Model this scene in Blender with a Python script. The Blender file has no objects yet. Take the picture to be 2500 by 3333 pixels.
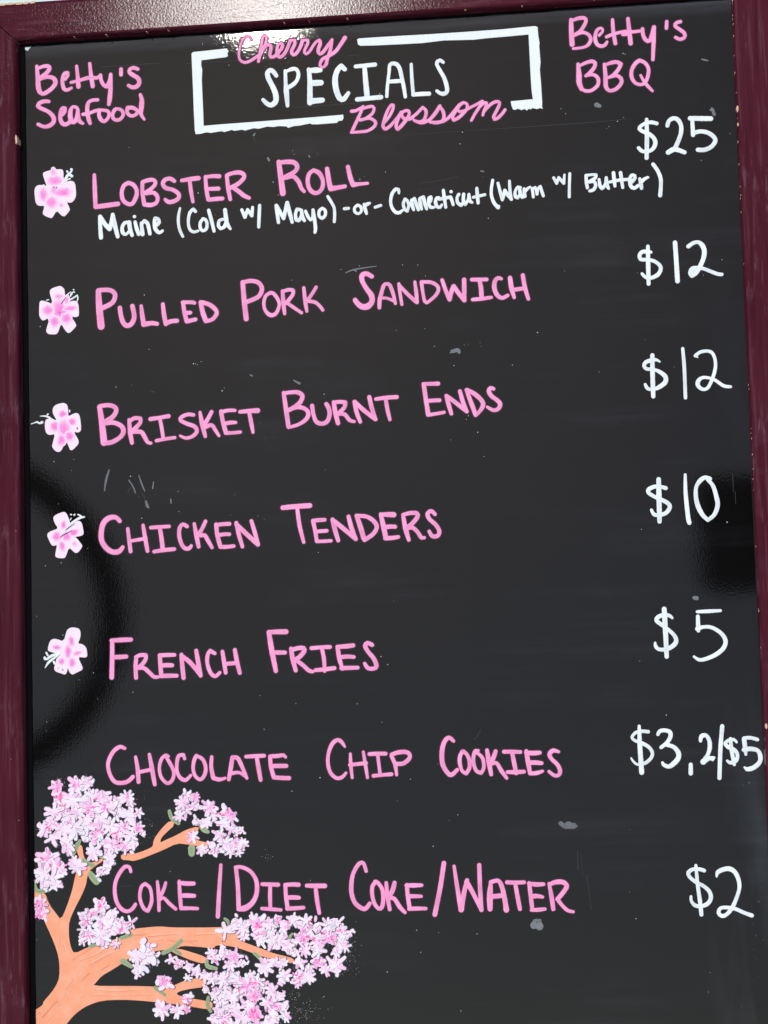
import bpy, bmesh, math, random, json
from mathutils import Vector, Matrix
from mathutils.geometry import tessellate_polygon

# ------------------------------------------------------------------ camera, sky, sun, exposure
scene = bpy.context.scene
CAM_LOC = Vector((0.51777, -1.51322, 1.02356))
CAM_RIGHT = Vector((0.99159, 0.11515, -0.05903))
CAM_FWD = Vector((-0.12335, 0.97902, -0.16216))
CAM_UP = CAM_RIGHT.cross(CAM_FWD).normalized()
cd = bpy.data.cameras.new('camera')
cam = bpy.data.objects.new('camera', cd)
scene.collection.objects.link(cam)
cd.sensor_fit = 'HORIZONTAL'
cd.sensor_width = 36.0
cd.lens = 100.8
cd.clip_start = 0.05
cd.clip_end = 500.0
cam.matrix_world = Matrix(((CAM_RIGHT.x, CAM_UP.x, -CAM_FWD.x, CAM_LOC.x),
                           (CAM_RIGHT.y, CAM_UP.y, -CAM_FWD.y, CAM_LOC.y),
                           (CAM_RIGHT.z, CAM_UP.z, -CAM_FWD.z, CAM_LOC.z),
                           (0, 0, 0, 1)))
scene.camera = cam

SUN_EL = math.radians(33.67)
SUN_AZ = math.radians(-11.55)          # measured from -Y towards +X
sun_dir = Vector((math.cos(SUN_EL) * math.sin(SUN_AZ), -math.cos(SUN_EL) * math.cos(SUN_AZ), math.sin(SUN_EL)))
world = bpy.data.worlds.new('World')
scene.world = world
world.use_nodes = True
wn = world.node_tree.nodes
wl = world.node_tree.links
bg = wn['Background']
sky = wn.new('ShaderNodeTexSky')
sky.sky_type = 'NISHITA'
sky.sun_disc = False
sky.sun_elevation = SUN_EL
sky.sun_rotation = math.pi - SUN_AZ
sky.air_density = 1.0
sky.dust_density = 0.6
sky.ozone_density = 1.0
sky.altitude = 0
wl.new(sky.outputs[0], bg.inputs[0])
bg.inputs[1].default_value = 0.115
sd = bpy.data.lights.new('sun', 'SUN')
sd.energy = 2.3
sd.angle = math.radians(0.53)
sd.color = (1.0, 0.965, 0.915)
sun = bpy.data.objects.new('sun', sd)
scene.collection.objects.link(sun)
sun.rotation_euler = sun_dir.to_track_quat('Z', 'Y').to_euler()
scene.view_settings.view_transform = 'Standard'
scene.view_settings.look = 'None'
scene.view_settings.gamma = 1.0
scene.view_settings.exposure = 0.0

# ------------------------------------------------------------------ measured drawing of the board, in 0.01 mm from the inner top left corner
LINES = {
  'Cherry': ('pink', [[18996,-760,140,19250,-745,140],[19958,-857,216,19635,-566,241,19219,-743,216,18904,-1491,229,18808,-2125,229,18926,-2581,241,19333,-2801,267,19844,-2655,279,20422,-2297,292],[20474,-2781,285,20617,-2055,285,20760,-1296,254,20901,-665,254,21043,-534,254,21184,-749,241,21143,-1162,266,20943,-1629,285,20613,-2246,317],[20615,-2119,317,20942,-1661,317,21296,-1409,317,21547,-1509,317,21539,-1861,316,21434,-2301,316,21556,-2501,316,21874,-2427,316,22196,-2161,316],[22004,-2276,316,22456,-1827,316,22541,-1449,316,22405,-1312,253,22147,-1518,253,22074,-1961,316,22128,-2380,316,22314,-2539,316,22601,-2380,316,22895,-1952,316,23162,-1331,316,23261,-1146,316],[23167,-1140,253,23608,-1157,265],[23608,-1182,265,23587,-1520,316,23349,-1983,316,23317,-2268,316,23484,-2426,316,23720,-2295,315,24034,-1837,315,24268,-1246,315],[24206,-1197,252,24710,-1232,265,24723,-1469,265,24458,-1994,265,24401,-2277,265,24536,-2414,265,24844,-2211,265,25170,-1723,265,25494,-1361,264,25684,-1311,264],[25684,-1311,315,25772,-1572,327,25590,-2070,327,25582,-2356,315,25730,-2513,315,26005,-2321,314,26361,-1867,314,26765,-1320,251],[26777,-1321,251,26604,-2202,314,26334,-2948,314,26196,-3449,314,25939,-3686,220,25693,-3479,283,25894,-2983,314,26466,-2702,346,27040,-2359,345,27494,-1784,345,27872,-1236,389]]),
  'SPECIALS': ('white', [[21961,-4114,347,21729,-3760,392,21448,-3601,411,21222,-3810,430,21263,-4227,430,21468,-4687,430,21708,-5213,455,21873,-5733,480,21860,-6305,480,21475,-6612,429,21100,-6447,379,20792,-6109,316],[22739,-3750,303,22745,-4834,328,22791,-5601,441,22859,-6751,315],[22864,-3790,252,23309,-3628,347,23686,-3685,315,23847,-4078,315,23728,-4580,328,23405,-4941,366,22894,-5226,378],[24723,-3754,346,24788,-4459,390,24790,-5413,453,24761,-6618,471],[24784,-3853,378,25318,-3857,503,25726,-3884,377],[24977,-4948,534,25731,-4966,490],[24814,-6495,534,25819,-6464,439],[27782,-3944,376,27489,-3651,439,27200,-3918,439,26965,-4538,470,26947,-5236,489,27086,-5943,470,27324,-6434,470,27635,-6486,438,28023,-6004,344],[28707,-3763,344,30333,-3713,375],[29453,-3940,375,29516,-5086,437,29605,-6423,468],[28758,-6590,387,30756,-6528,405],[31254,-6497,286,31343,-5522,280,31495,-4519,280,31609,-3797,312,32077,-3765,374,32378,-4134,342,32543,-4904,342,32704,-5801,323,32805,-6629,298],[31475,-5246,343,32471,-5248,342],[33380,-3883,261,33404,-5214,298,33479,-6483,310],[33479,-6483,360,34112,-6473,372,34794,-6492,372],[36059,-3903,279,35818,-3698,310,35598,-3778,341,35528,-4058,310,35790,-4612,310,36111,-5265,340,36304,-6035,359,36274,-6443,359,36010,-6583,371,35703,-6500,309,35461,-6296,279]]),
  'Blossom': ('pink', [[28263,-7571,300,28607,-7549,287,29049,-7349,262,29240,-7222,218],[29240,-7222,250,28974,-7838,281,28578,-8635,300,28216,-9370,287],[29234,-7411,281,29612,-7296,281,30049,-7274,281,30169,-7439,280,30002,-7871,280,29462,-8248,281,28959,-8374,281],[28960,-8355,287,29711,-8264,281,30141,-8480,287,30258,-8753,299,30063,-9056,287,29558,-9328,280,28933,-9371,274,28184,-9381,250],[31007,-8693,280,31392,-8244,280,31719,-7665,280,31792,-7271,261,31619,-7235,261,31282,-7731,280,30982,-8470,280,30873,-9031,311,31053,-9282,299,31431,-9066,298,32007,-8472,280,32393,-7991,280],[32408,-7929,298,32117,-8542,298,31959,-9099,298,32094,-9347,310,32393,-9095,323,32875,-8526,310,33085,-8130,279,33049,-7856,279,32783,-7814,279,32532,-7937,279,32462,-8185,261,32659,-8481,298,33060,-8551,298,33372,-8482,279],[33123,-8542,279,33629,-8196,279,34011,-7842,279,34234,-7604,235],[34234,-7604,235,34504,-7936,297,34439,-8436,310,34231,-8769,322,33858,-8840,310,33490,-8691,248],[33491,-8679,248,34041,-8915,310,34540,-8820,310,34918,-8592,285,35365,-8117,278,35690,-7571,247],[34707,-8768,260,35284,-8112,278,35640,-7568,235],[35639,-7599,235,35933,-8090,297,35980,-8597,297,35816,-8901,309,35320,-8983,321,34827,-8901,278],[35878,-8923,309,36317,-8681,284,36764,-8206,284,37276,-7609,284],[37651,-7426,259,37338,-7582,284,36950,-8155,284,36703,-8579,296,36793,-8868,309,37118,-8731,308,37560,-8382,308,37932,-7934,284,37924,-7588,259,37700,-7448,259,37413,-7568,284,37143,-7916,284,37289,-8176,284,37754,-8112,284,38129,-7916,271,38692,-7669,271,39192,-7418,258],[39223,-7420,258,38994,-7845,283,38607,-8386,283,38250,-8991,246],[38930,-7904,283,39372,-7555,283,39555,-7598,283,39497,-7877,283,39299,-8304,271,39216,-8613,234],[39285,-8366,258,39605,-7978,283,40109,-7602,283,40541,-7536,283,40626,-7761,282,40395,-8248,282,40101,-8794,283,40174,-9006,295,40434,-8928,295,40814,-8589,295,41070,-8260,270]]),
  'BettysBBQ': ('pink', [[46773,-999,336,46763,-2131,415,46789,-3107,427],[46893,-1070,275,47387,-915,336,47874,-936,336,48000,-1178,305,47788,-1635,317,47468,-2053,336,47032,-2306,366],[47094,-2279,305,47709,-2145,305,48188,-2385,305,48331,-2803,335,48096,-3227,305,47663,-3417,256,46869,-3458,244],[49038,-2475,274,49322,-2180,243,49301,-1928,243,49059,-1898,274,48806,-2158,304,48694,-2703,335,48828,-3214,335,49186,-3414,335,49493,-3322,304,49654,-3082,255],[50179,-1234,292,50204,-2178,334,50334,-3253,352],[51443,-1228,304,51509,-2205,364,51587,-3338,376],[49639,-2654,292,50255,-2445,304,51172,-2295,291,51655,-2371,303,52444,-2344,267],[50980,-2545,303,51406,-2524,364],[52601,-2186,333,52641,-2721,339,52837,-3141,363,53136,-3224,363,53368,-2708,375,53544,-2094,363],[53544,-2094,351,53465,-3340,363,53346,-4820,302],[54599,-1697,302,54553,-2257,302],[55712,-1781,314,55371,-1870,314,55264,-2113,314,55649,-2452,314,55997,-2788,325,55984,-3125,313,55616,-3262,313,55262,-3075,289],[47217,-4799,305,47262,-5742,457,47252,-6368,457,47428,-6905,389],[47365,-4934,256,47859,-4729,304,48350,-4636,335,48618,-4798,335,48512,-5198,334,48132,-5612,335,47819,-5829,274],[47881,-5814,256,48430,-5769,304,48795,-6093,334,48775,-6655,334,48267,-7072,304,47779,-7103,316,47422,-6904,304],[49372,-4942,273,49429,-5885,364,49424,-6822,364,49595,-7114,303],[49430,-5021,243,49922,-4866,334,50409,-4836,334,50717,-5032,364,50507,-5456,333,50064,-5927,352,49694,-6090,273],[49755,-6081,243,50366,-5978,303,50717,-6313,333,50641,-6714,333,50202,-7122,333,49713,-7203,315,49478,-7013,303],[52258,-4822,351,51916,-5049,363,51592,-5590,339,51569,-6213,339,51853,-6699,302,52270,-6851,302,52638,-6720,302,52889,-6175,332,52955,-5555,314,52702,-5070,314,52288,-4824,351],[52300,-6074,230,52580,-6653,272,52867,-7046,302,53213,-7455,229]]),
  'price25': ('white', [[53452,-10198,313,53065,-10080,331,52582,-10112,313,52151,-10333,314,52022,-10543,332,52313,-10809,301,52787,-11025,331,53192,-11453,349,53266,-11892,361,53038,-12311,331,52671,-12475,301,52190,-12445,313,51900,-12149,301],[52642,-9805,289,52608,-11293,361,52517,-13023,349],[54304,-10437,331,54452,-10043,331,54820,-9850,361,55175,-9996,372,55408,-10476,348,55383,-11094,348,55167,-11699,360,54905,-12240,360,54778,-12418,360],[54287,-12666,408,54656,-12472,432,54956,-12460,408,55605,-12747,348],[56169,-9935,390,56976,-10004,419,57842,-10071,407],[56342,-10101,312,56351,-11339,360],[56449,-11160,359,56991,-11082,359,57584,-11243,359,58034,-11629,359,58121,-11975,358,57774,-12416,359,57227,-12630,371,56690,-12597,359]]),
  'BettysSeafood': ('pink', [[1282,-1921,293,1355,-2865,390,1408,-3839,442,1566,-4237,390],[1462,-2095,293,1918,-1963,325,2275,-2006,390,2402,-2222,390,2105,-2591,403,1581,-3009,455],[1581,-2996,390,2231,-2922,357,2735,-3072,390,2905,-3484,415,2608,-3917,389,2084,-4270,390,1759,-4366,377,1469,-4198,325],[3750,-3216,324,3981,-2921,324,3984,-2682,324,3725,-2697,324,3526,-3072,324,3519,-3589,357,3642,-4049,356,3899,-4181,337,4290,-4026,272],[4768,-2152,292,4852,-3095,356,4905,-3937,421],[5914,-2002,291,6016,-3042,355,6150,-3986,388],[4264,-3540,272,4944,-3424,298,5787,-3234,356,6561,-3284,323,6822,-3063,291],[6854,-3065,291,6880,-3486,323,7099,-3951,335,7386,-4099,387,7651,-3601,387,7724,-3058,322],[7724,-3058,322,7693,-4247,400,7594,-5270,425,7524,-5652,335],[8631,-2667,354,8624,-3149,354],[10076,-2762,321,9725,-2623,334,9402,-2730,354,9365,-3005,354,9714,-3285,386,10095,-3568,386,10191,-3960,398,9955,-4266,385,9569,-4305,353,9251,-4124,309],[2301,-5072,311,1880,-5032,357,1457,-5179,377,1324,-5416,338,1614,-5628,357,2194,-5923,337,2641,-6371,389,2713,-6826,389,2372,-7159,389,1853,-7236,337,1338,-6997,312],[3483,-6295,324,3681,-6050,324,3717,-5743,324,3491,-5703,324,3305,-6091,356,3297,-6670,376,3473,-7067,388,3795,-7152,388,4186,-6919,388],[4718,-5762,323,4397,-5658,291,4199,-5954,388,4159,-6531,453,4314,-6991,388,4573,-6943,388,4741,-6439,323,4813,-5929,323],[4813,-5929,336,4837,-6510,388,4960,-6968,387,5247,-7166,271],[6565,-5204,297,6210,-5194,310,5822,-5317,323,5662,-5661,374,5653,-6304,374,5767,-6890,387,5872,-7205,310],[5258,-6375,310,5742,-6342,310,6261,-6163,322,6712,-6095,335],[6712,-6114,322,6655,-6496,335,6797,-6891,374,7083,-7114,335,7409,-6865,322,7543,-6488,322,7386,-6221,322,6905,-6107,290],[8128,-6076,289,7865,-6444,322,7859,-6829,335,8113,-7057,321,8499,-6998,321,8762,-6630,321,8639,-6250,321,8320,-6101,289,7999,-6132,290,7852,-6476,322],[9922,-6286,321,9604,-6086,385,9156,-6058,385,9098,-6458,334,9401,-6766,321,9786,-6727,321,10047,-6455,385],[10264,-4993,289,10384,-5450,398,10343,-6025,462,10300,-6663,353,10580,-7161,218]]),
  'LobsterRoll': ('pink', [[6174,-11679,305,6197,-12878,386,6239,-14396,385],[6238,-14435,401,7177,-14370,433,8178,-14293,416],[9126,-12533,384,8722,-12748,384,8521,-13333,368,8623,-13976,384,9017,-14333,368,9416,-14340,383,9744,-13803,399,9817,-13250,368,9562,-12757,384,9126,-12533,384],[10323,-12564,359,10309,-13438,359,10451,-14480,383],[10364,-12526,359,10885,-12398,383,11322,-12440,367,11437,-12725,367,11152,-13090,359,10547,-13492,399],[10626,-13536,359,11264,-13510,359,11600,-13911,359,11488,-14381,358,11007,-14552,383,10491,-14482,383],[13071,-12623,334,12717,-12387,366,12278,-12457,382,12073,-12786,382,12305,-13158,382,12938,-13370,358,13408,-13739,366,13401,-14095,381,13000,-14350,382,12522,-14378,382,12248,-14147,287],[13707,-12605,334,14463,-12531,397,15138,-12491,413],[14381,-12645,334,14482,-13603,357,14624,-14484,301],[15734,-12408,333,15793,-13442,364,15933,-14362,364],[15733,-12424,333,16447,-12395,348,16921,-12439,380],[15871,-13463,333,16820,-13487,380],[15972,-14388,364,16566,-14359,395,17158,-14354,356],[17556,-12395,332,17653,-13470,379,17814,-14468,332],[17644,-12352,356,18081,-12236,364,18634,-12213,395,19009,-12410,379,19002,-12711,379,18535,-13158,395,17858,-13474,395],[18056,-13446,395,18599,-13873,379,18986,-14212,378,19415,-14435,331],[21997,-11505,393,22128,-12659,471,22289,-14208,510],[22114,-11568,393,22742,-11550,408,23290,-11639,424,23556,-11994,408,23350,-12416,392,22476,-12878,455],[22633,-12887,392,23184,-12817,392,23642,-13302,392,23864,-13867,360,24092,-14156,297],[24916,-12408,344,24558,-12686,376,24410,-13269,376,24528,-13906,376,24870,-14296,391,25300,-14306,375,25646,-13893,375,25677,-13265,359,25380,-12656,422,24916,-12408,360],[26075,-12343,375,26184,-13295,429,26322,-14012,429],[26345,-14052,484,26986,-13988,390,27533,-13926,358],[27832,-12291,374,28018,-13247,421,28221,-13809,451],[28236,-13826,467,28781,-13803,327,29443,-13779,280]]),
  'LobsterDetail': ('white', [[6605,-15278,321,6623,-16233,353,6675,-17094,372],[6638,-15280,321,7012,-15937,384,7421,-16406,384],[7421,-16406,384,7622,-15781,384,7715,-15182,333],[7715,-15182,320,7904,-16179,384,8113,-17092,332],[9058,-15926,287,8738,-15953,320,8509,-16340,307,8565,-16787,351,8818,-16960,268,9045,-16751,255],[9122,-15930,371,9189,-16505,370,9359,-17054,319],[9576,-15460,287,9595,-15468,287],[9632,-15927,287,9751,-16473,332,9921,-16990,319],[10172,-16053,287,10252,-17009,370],[10203,-16118,287,10430,-15877,319,10682,-16082,351,10801,-16533,319,10889,-17013,306],[11506,-16287,318,11700,-16076,318,11610,-15767,286,11356,-15721,331,11299,-16117,331,11372,-16628,350,11685,-16963,318,11973,-16820,254],[13512,-14975,203,13367,-15601,254,13354,-16297,267,13471,-16873,267,13708,-17405,241],[14825,-15323,285,14638,-15116,285,14381,-15342,285,14225,-15840,266,14214,-16472,266,14382,-16924,266,14696,-17068,266,15014,-16991,241],[15477,-15987,285,15231,-16277,285,15209,-16718,291,15394,-17013,266,15712,-16873,304,15797,-16435,285,15665,-16061,285,15445,-15985,285],[15954,-15289,301,16174,-16155,316,16377,-17083,284],[17156,-16127,265,16838,-16223,284,16766,-16661,303,16950,-16924,265,17269,-16753,316,17434,-16383,316],[17349,-15336,347,17412,-15940,366,17495,-16513,366,17769,-16970,240],[18779,-15418,284,19030,-16045,315],[19030,-16045,315,19264,-15427,252],[19264,-15427,284,19617,-15952,315],[19617,-15952,302,19696,-15250,252],[20296,-15127,283,20231,-16101,302,20181,-16949,277],[21708,-15208,314,21786,-15937,326,21863,-16666,282],[21739,-15242,314,22309,-16345,313],[22309,-16345,313,22622,-15028,314],[22641,-15029,326,22822,-15871,345,23021,-16713,282],[23703,-15682,282,23454,-15624,282,23319,-16025,282,23370,-16531,313,23587,-16607,313,23816,-16180,282,23826,-15752,282],[23826,-15740,282,23907,-16311,313,24055,-16633,275],[24168,-15835,263,24375,-16337,281,24568,-16612,237,24748,-16421,250,24795,-15764,263],[24814,-15765,263,24927,-16746,300,24974,-17376,300,24917,-17674,262],[25578,-15665,262,25323,-15889,281,25312,-16328,281,25557,-16530,281,25812,-16294,281,25823,-15855,281,25578,-15665,262],[26071,-14700,262,26370,-15221,262,26577,-15672,262,26613,-16240,262,26566,-16865,262],[27446,-15817,274,27788,-15805,261],[28572,-15568,261,28305,-15772,261,28320,-16149,261,28615,-16304,249,28856,-16117,261,28828,-15740,261,28572,-15568,261],[29101,-15536,249,29183,-15948,311,29285,-16330,261],[29191,-15635,311,29412,-15522,311,29569,-15469,236],[30024,-15840,261,30493,-15710,260],[32037,-14766,210,32014,-14452,297,31799,-14408,322,31479,-14765,297,31332,-15383,273,31428,-15952,285,31744,-16377,297,32084,-16397,297,32273,-16251,247],[32536,-15278,247,32382,-15694,272,32492,-16170,272,32691,-16325,260,32829,-15845,260,32717,-15432,260,32536,-15278,247],[33069,-15421,260,33118,-15862,321,33231,-16244,247],[33100,-15436,278,33320,-15292,278,33461,-15757,309,33619,-16266,259],[33751,-15336,259,33800,-15776,321,33892,-16219,247],[33783,-15319,278,34063,-15210,296,34172,-15735,308,34311,-16231,247],[34638,-15641,247,34738,-15366,247,34699,-15220,247,34524,-15303,259,34498,-15789,277,34655,-16111,308,34931,-16127,222],[35355,-15339,259,35170,-15341,259,35067,-15697,296,35179,-16078,296,35423,-16155,295,35583,-15946,209],[35743,-14737,259,35814,-15428,295,35903,-16183,258],[35382,-15466,283,35877,-15401,295,36309,-15345,295],[36372,-14886,277,36390,-14900,277],[36339,-15365,295,36452,-15715,271,36523,-16000,258],[37022,-15156,277,36860,-15427,258,36908,-15866,295,37178,-16088,295,37403,-15770,233],[37421,-15160,276,37376,-15644,295,37517,-16026,295,37774,-15667,258,37850,-15204,258],[37850,-15204,258,37895,-15737,307,38104,-15905,221],[38521,-14744,276,38551,-15338,294,38592,-15976,276],[38210,-15474,258,38764,-15382,257,39165,-15312,257],[39858,-14137,257,39733,-14784,257,39713,-15406,275,39907,-16040,294,40230,-16445,330],[40230,-16463,275,40295,-16343,232],[40284,-14412,257,40454,-15201,275,40599,-15831,257],[40599,-15831,257,40755,-15343,293,40808,-15047,257],[40827,-15036,275,41087,-15487,293,41351,-15825,269],[41332,-15843,256,41254,-15061,281,41236,-14281,232],[42115,-14875,244,41903,-14819,256,41676,-15210,256,41692,-15646,293,41872,-15750,256,42131,-15299,232],[42054,-14871,256,42097,-15421,293,42239,-15728,256],[42416,-15004,256,42437,-15628,341],[42468,-15256,280,42689,-15021,268,42926,-14879,195],[43088,-15026,256,43155,-15744,244],[43149,-15029,274,43334,-14947,244,43418,-15169,256,43467,-15514,268],[43467,-15514,256,43574,-15054,244,43763,-14891,244],[43763,-14891,256,43870,-15320,274,43979,-15699,255],[44881,-14230,255,45108,-14710,255],[45108,-14710,255,45288,-14236,243],[45288,-14236,255,45684,-14731,267],[45684,-14731,255,45769,-14035,206],[46209,-13955,243,46146,-14895,243,46098,-15897,255],[47535,-14184,273,47544,-14774,291,47606,-15224,272],[47596,-14187,254,48021,-14151,230,48353,-14183,254,48283,-14433,272,47818,-14728,333],[47879,-14731,272,48181,-14749,290,48290,-15066,290,48095,-15426,302,47790,-15501,254],[48580,-14587,254,48650,-15149,290,48793,-15362,290,49077,-15050,290,49171,-14467,254],[49171,-14467,254,49225,-15121,302,49336,-15394,229],[49777,-14101,302,49814,-14722,302,49856,-15220,253],[50349,-14135,302,50416,-14758,289,50483,-15381,253],[49447,-14855,254,50175,-14744,271,51021,-14720,271],[51254,-14931,331,51506,-14649,301,51484,-14432,301,51213,-14416,289,51078,-14797,289,51150,-15296,331,51414,-15485,301,51753,-15270,277],[51894,-14722,253,51968,-15159,337,52002,-15519,289],[52035,-14978,313,52284,-14758,289,52559,-14650,228],[53022,-13584,313,53361,-14130,312,53577,-14760,324,53583,-15378,312,53490,-16205,336]]),
  'PulledPork': ('pink', [[6374,-21671,463,6433,-23057,575,6569,-24680,622],[6375,-21608,399,7093,-21591,399,7609,-21752,399,7818,-22142,399,7554,-22720,415,6751,-23113,439],[8200,-23187,398,8293,-23862,398,8482,-24462,437,8796,-24738,437,9195,-24577,437,9427,-23999,413,9283,-23086,398],[10037,-23125,302,10118,-23955,413,10225,-24668,436],[10225,-24692,476,10940,-24626,396,11374,-24711,364],[11893,-23063,333,11980,-23972,396,12124,-24764,380],[12126,-24686,435,12603,-24553,395,13077,-24538,379],[13619,-22996,356,13722,-23825,395,13904,-24619,395],[13579,-22994,332,14447,-23039,347,14588,-23101,331],[13878,-23912,395,14233,-23907,347],[13944,-24621,395,14656,-24501,347],[15117,-23073,379,15296,-23985,433,15520,-24623,433],[15156,-23075,394,15861,-23308,394,16402,-23806,393,16434,-24160,393,16072,-24573,354,15518,-24701,354],[18723,-21565,408,18810,-23019,455,18955,-24670,455],[18762,-21567,377,19431,-21485,377,20054,-21675,392,20340,-22199,407,20028,-22848,407,19080,-23229,408],[21051,-22589,329,20655,-22803,313,20470,-23419,297,20589,-24050,313,21009,-24462,375,21481,-24330,328,21770,-23642,297,21626,-23088,313,21285,-22640,328,21013,-22571,313],[22070,-22486,312,22124,-23504,375,22205,-24406,281],[22147,-22506,312,22618,-22398,328,22968,-22471,328,22920,-22843,328,22358,-23517,375],[22360,-23439,312,22896,-23857,312,23624,-24401,296],[23868,-22307,296,23958,-23444,350,24078,-24292,280],[24904,-22307,296,24556,-22851,311,24154,-23376,327],[24230,-23458,311,24772,-23564,311,25153,-23895,295,25416,-24259,295],[29587,-21651,387,29130,-21392,426,28778,-21529,465,28781,-21997,403,29134,-22677,425,29505,-23241,479,29529,-23786,479,29133,-24154,556,28670,-24130,510,28292,-23800,433,28143,-23559,418],[30148,-24307,324,30189,-23665,370,30360,-23053,347,30569,-22457,347,30804,-22338,309,31070,-22484,347,31321,-23181,324,31490,-24027,270],[30309,-23516,278,30771,-23540,262,31381,-23805,293],[31821,-22392,270,31898,-23211,293,32026,-24133,269],[31841,-22494,293,32474,-23241,323,33222,-23978,346],[33155,-22307,269,33245,-23204,346,33297,-24044,292],[33693,-22336,323,33784,-23155,292,33915,-23936,307,34064,-24083,307],[33692,-22351,323,34421,-22390,322,34950,-22674,322,35092,-23069,322,34809,-23557,322,34141,-24087,276],[35422,-22273,322,35701,-23178,345,35986,-23912,383],[35986,-23889,383,36158,-23279,383,36340,-22840,383],[36363,-22826,383,36764,-23466,382,37205,-24053,382],[37190,-24052,382,37219,-23103,397,37235,-22330,382],[37869,-22364,344,39089,-22414,343],[38515,-22476,366,38607,-23176,397,38624,-23834,381],[37893,-24027,321,38581,-24001,343,39422,-23929,289],[40294,-22420,289,40030,-22344,343,39755,-22623,381,39712,-23238,396,39945,-23791,381,40318,-24018,350,40781,-23834,319],[41019,-22381,380,41105,-23234,418,41307,-24031,304],[42073,-22221,365,42207,-23216,379,42462,-24215,318],[41214,-23394,350,42204,-23308,334]]),
  'Brisket': ('pink', [[6334,-31495,437,6512,-32832,516,6670,-34516,595],[6414,-31420,358,7129,-31391,381,7626,-31570,397,7755,-31911,396,7431,-32404,436,6711,-32841,476],[6868,-32887,397,7582,-32895,396,8194,-33219,412,8345,-33693,435,8037,-34147,396,7319,-34521,412,6685,-34556,436],[8851,-32702,316,8914,-33718,411,9057,-34644,356],[8929,-32784,356,9328,-32583,356,9801,-32628,356,9795,-32978,356,9072,-33725,443],[9230,-33732,364,9861,-33776,379,10169,-34241,379,10398,-34655,331,10673,-34745,276],[10668,-32721,379,11537,-32628,347,12208,-32542,378],[11458,-32663,331,11601,-33448,331,11727,-34387,331],[11149,-34556,315,11977,-34436,315,12710,-34367,299],[14331,-32536,330,13822,-32474,330,13307,-32684,354,13224,-32937,354,13729,-33232,361,14430,-33535,377,14578,-33968,376,14179,-34339,330,13628,-34446,298,13161,-34232,220],[14884,-32351,275,15060,-33369,408,15292,-34372,313],[15864,-32357,353,15539,-32924,353,15136,-33527,408],[15291,-33612,376,15842,-33458,352,16147,-33882,329,16450,-34376,266],[16668,-32354,376,16807,-33214,375,17024,-34076,391],[16667,-32393,352,17295,-32290,328,17842,-32315,297],[16960,-33376,352,17430,-33319,352,17883,-33324,281],[17022,-34169,344,17647,-34181,312,18256,-34146,296],[18269,-32450,328,19011,-32422,390,19751,-32417,452],[19046,-32578,328,19185,-33398,374,19323,-34216,280],[21971,-31036,350,22114,-32243,404,22309,-33874,388],[21985,-31076,327,22530,-31024,326,23151,-31052,373,23532,-31341,388,23365,-31836,388,22890,-32239,388,22184,-32578,357],[22341,-32485,349,23122,-32265,388,23814,-32513,349,23997,-32946,387,23716,-33397,349,23087,-33754,310,22307,-33936,295],[24325,-32228,372,24423,-32965,348,24641,-33554,371,25100,-33752,371,25568,-33557,386,25776,-32949,386,25674,-32405,386,25511,-32127,348],[26133,-32002,348,26243,-32816,425,26450,-33773,386],[26225,-32021,348,26689,-32004,347,27096,-32069,370,27024,-32466,347,26430,-33056,401],[26586,-32986,355,27047,-33084,347,27420,-33563,324,27801,-33695,269],[27845,-32042,324,28015,-32897,370,28301,-33740,323],[27883,-32043,347,28596,-32769,385,29573,-33582,369],[29109,-31715,369,29291,-32647,384,29573,-33582,323],[29657,-31909,323,30466,-31839,369,31387,-31820,368],[30463,-31931,322,30591,-32860,345,30761,-33658,291],[33646,-30866,382,33766,-31986,382,33940,-33374,397],[33609,-30841,321,34335,-30860,336,34831,-30868,366],[33911,-32261,367,34446,-32247,343,34904,-32253,351],[33915,-33427,321,34643,-33345,305,35255,-33265,290],[35464,-31895,305,35654,-32686,366,35845,-33407,320],[35487,-31912,343,36193,-32481,365,37120,-33288,342],[36602,-31580,343,36839,-32510,365,37120,-33288,319],[37137,-31490,320,37485,-32540,395,37832,-33588,380],[37175,-31492,350,37810,-31866,395,38362,-32427,380,38464,-32814,395,38222,-33262,341,37831,-33626,319],[39378,-31518,303,39115,-31429,364,38978,-31691,379,39170,-32082,364,39650,-32486,364,39867,-32802,379,39703,-33176,341,39284,-33272,318,38800,-32982,243]]),
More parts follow.
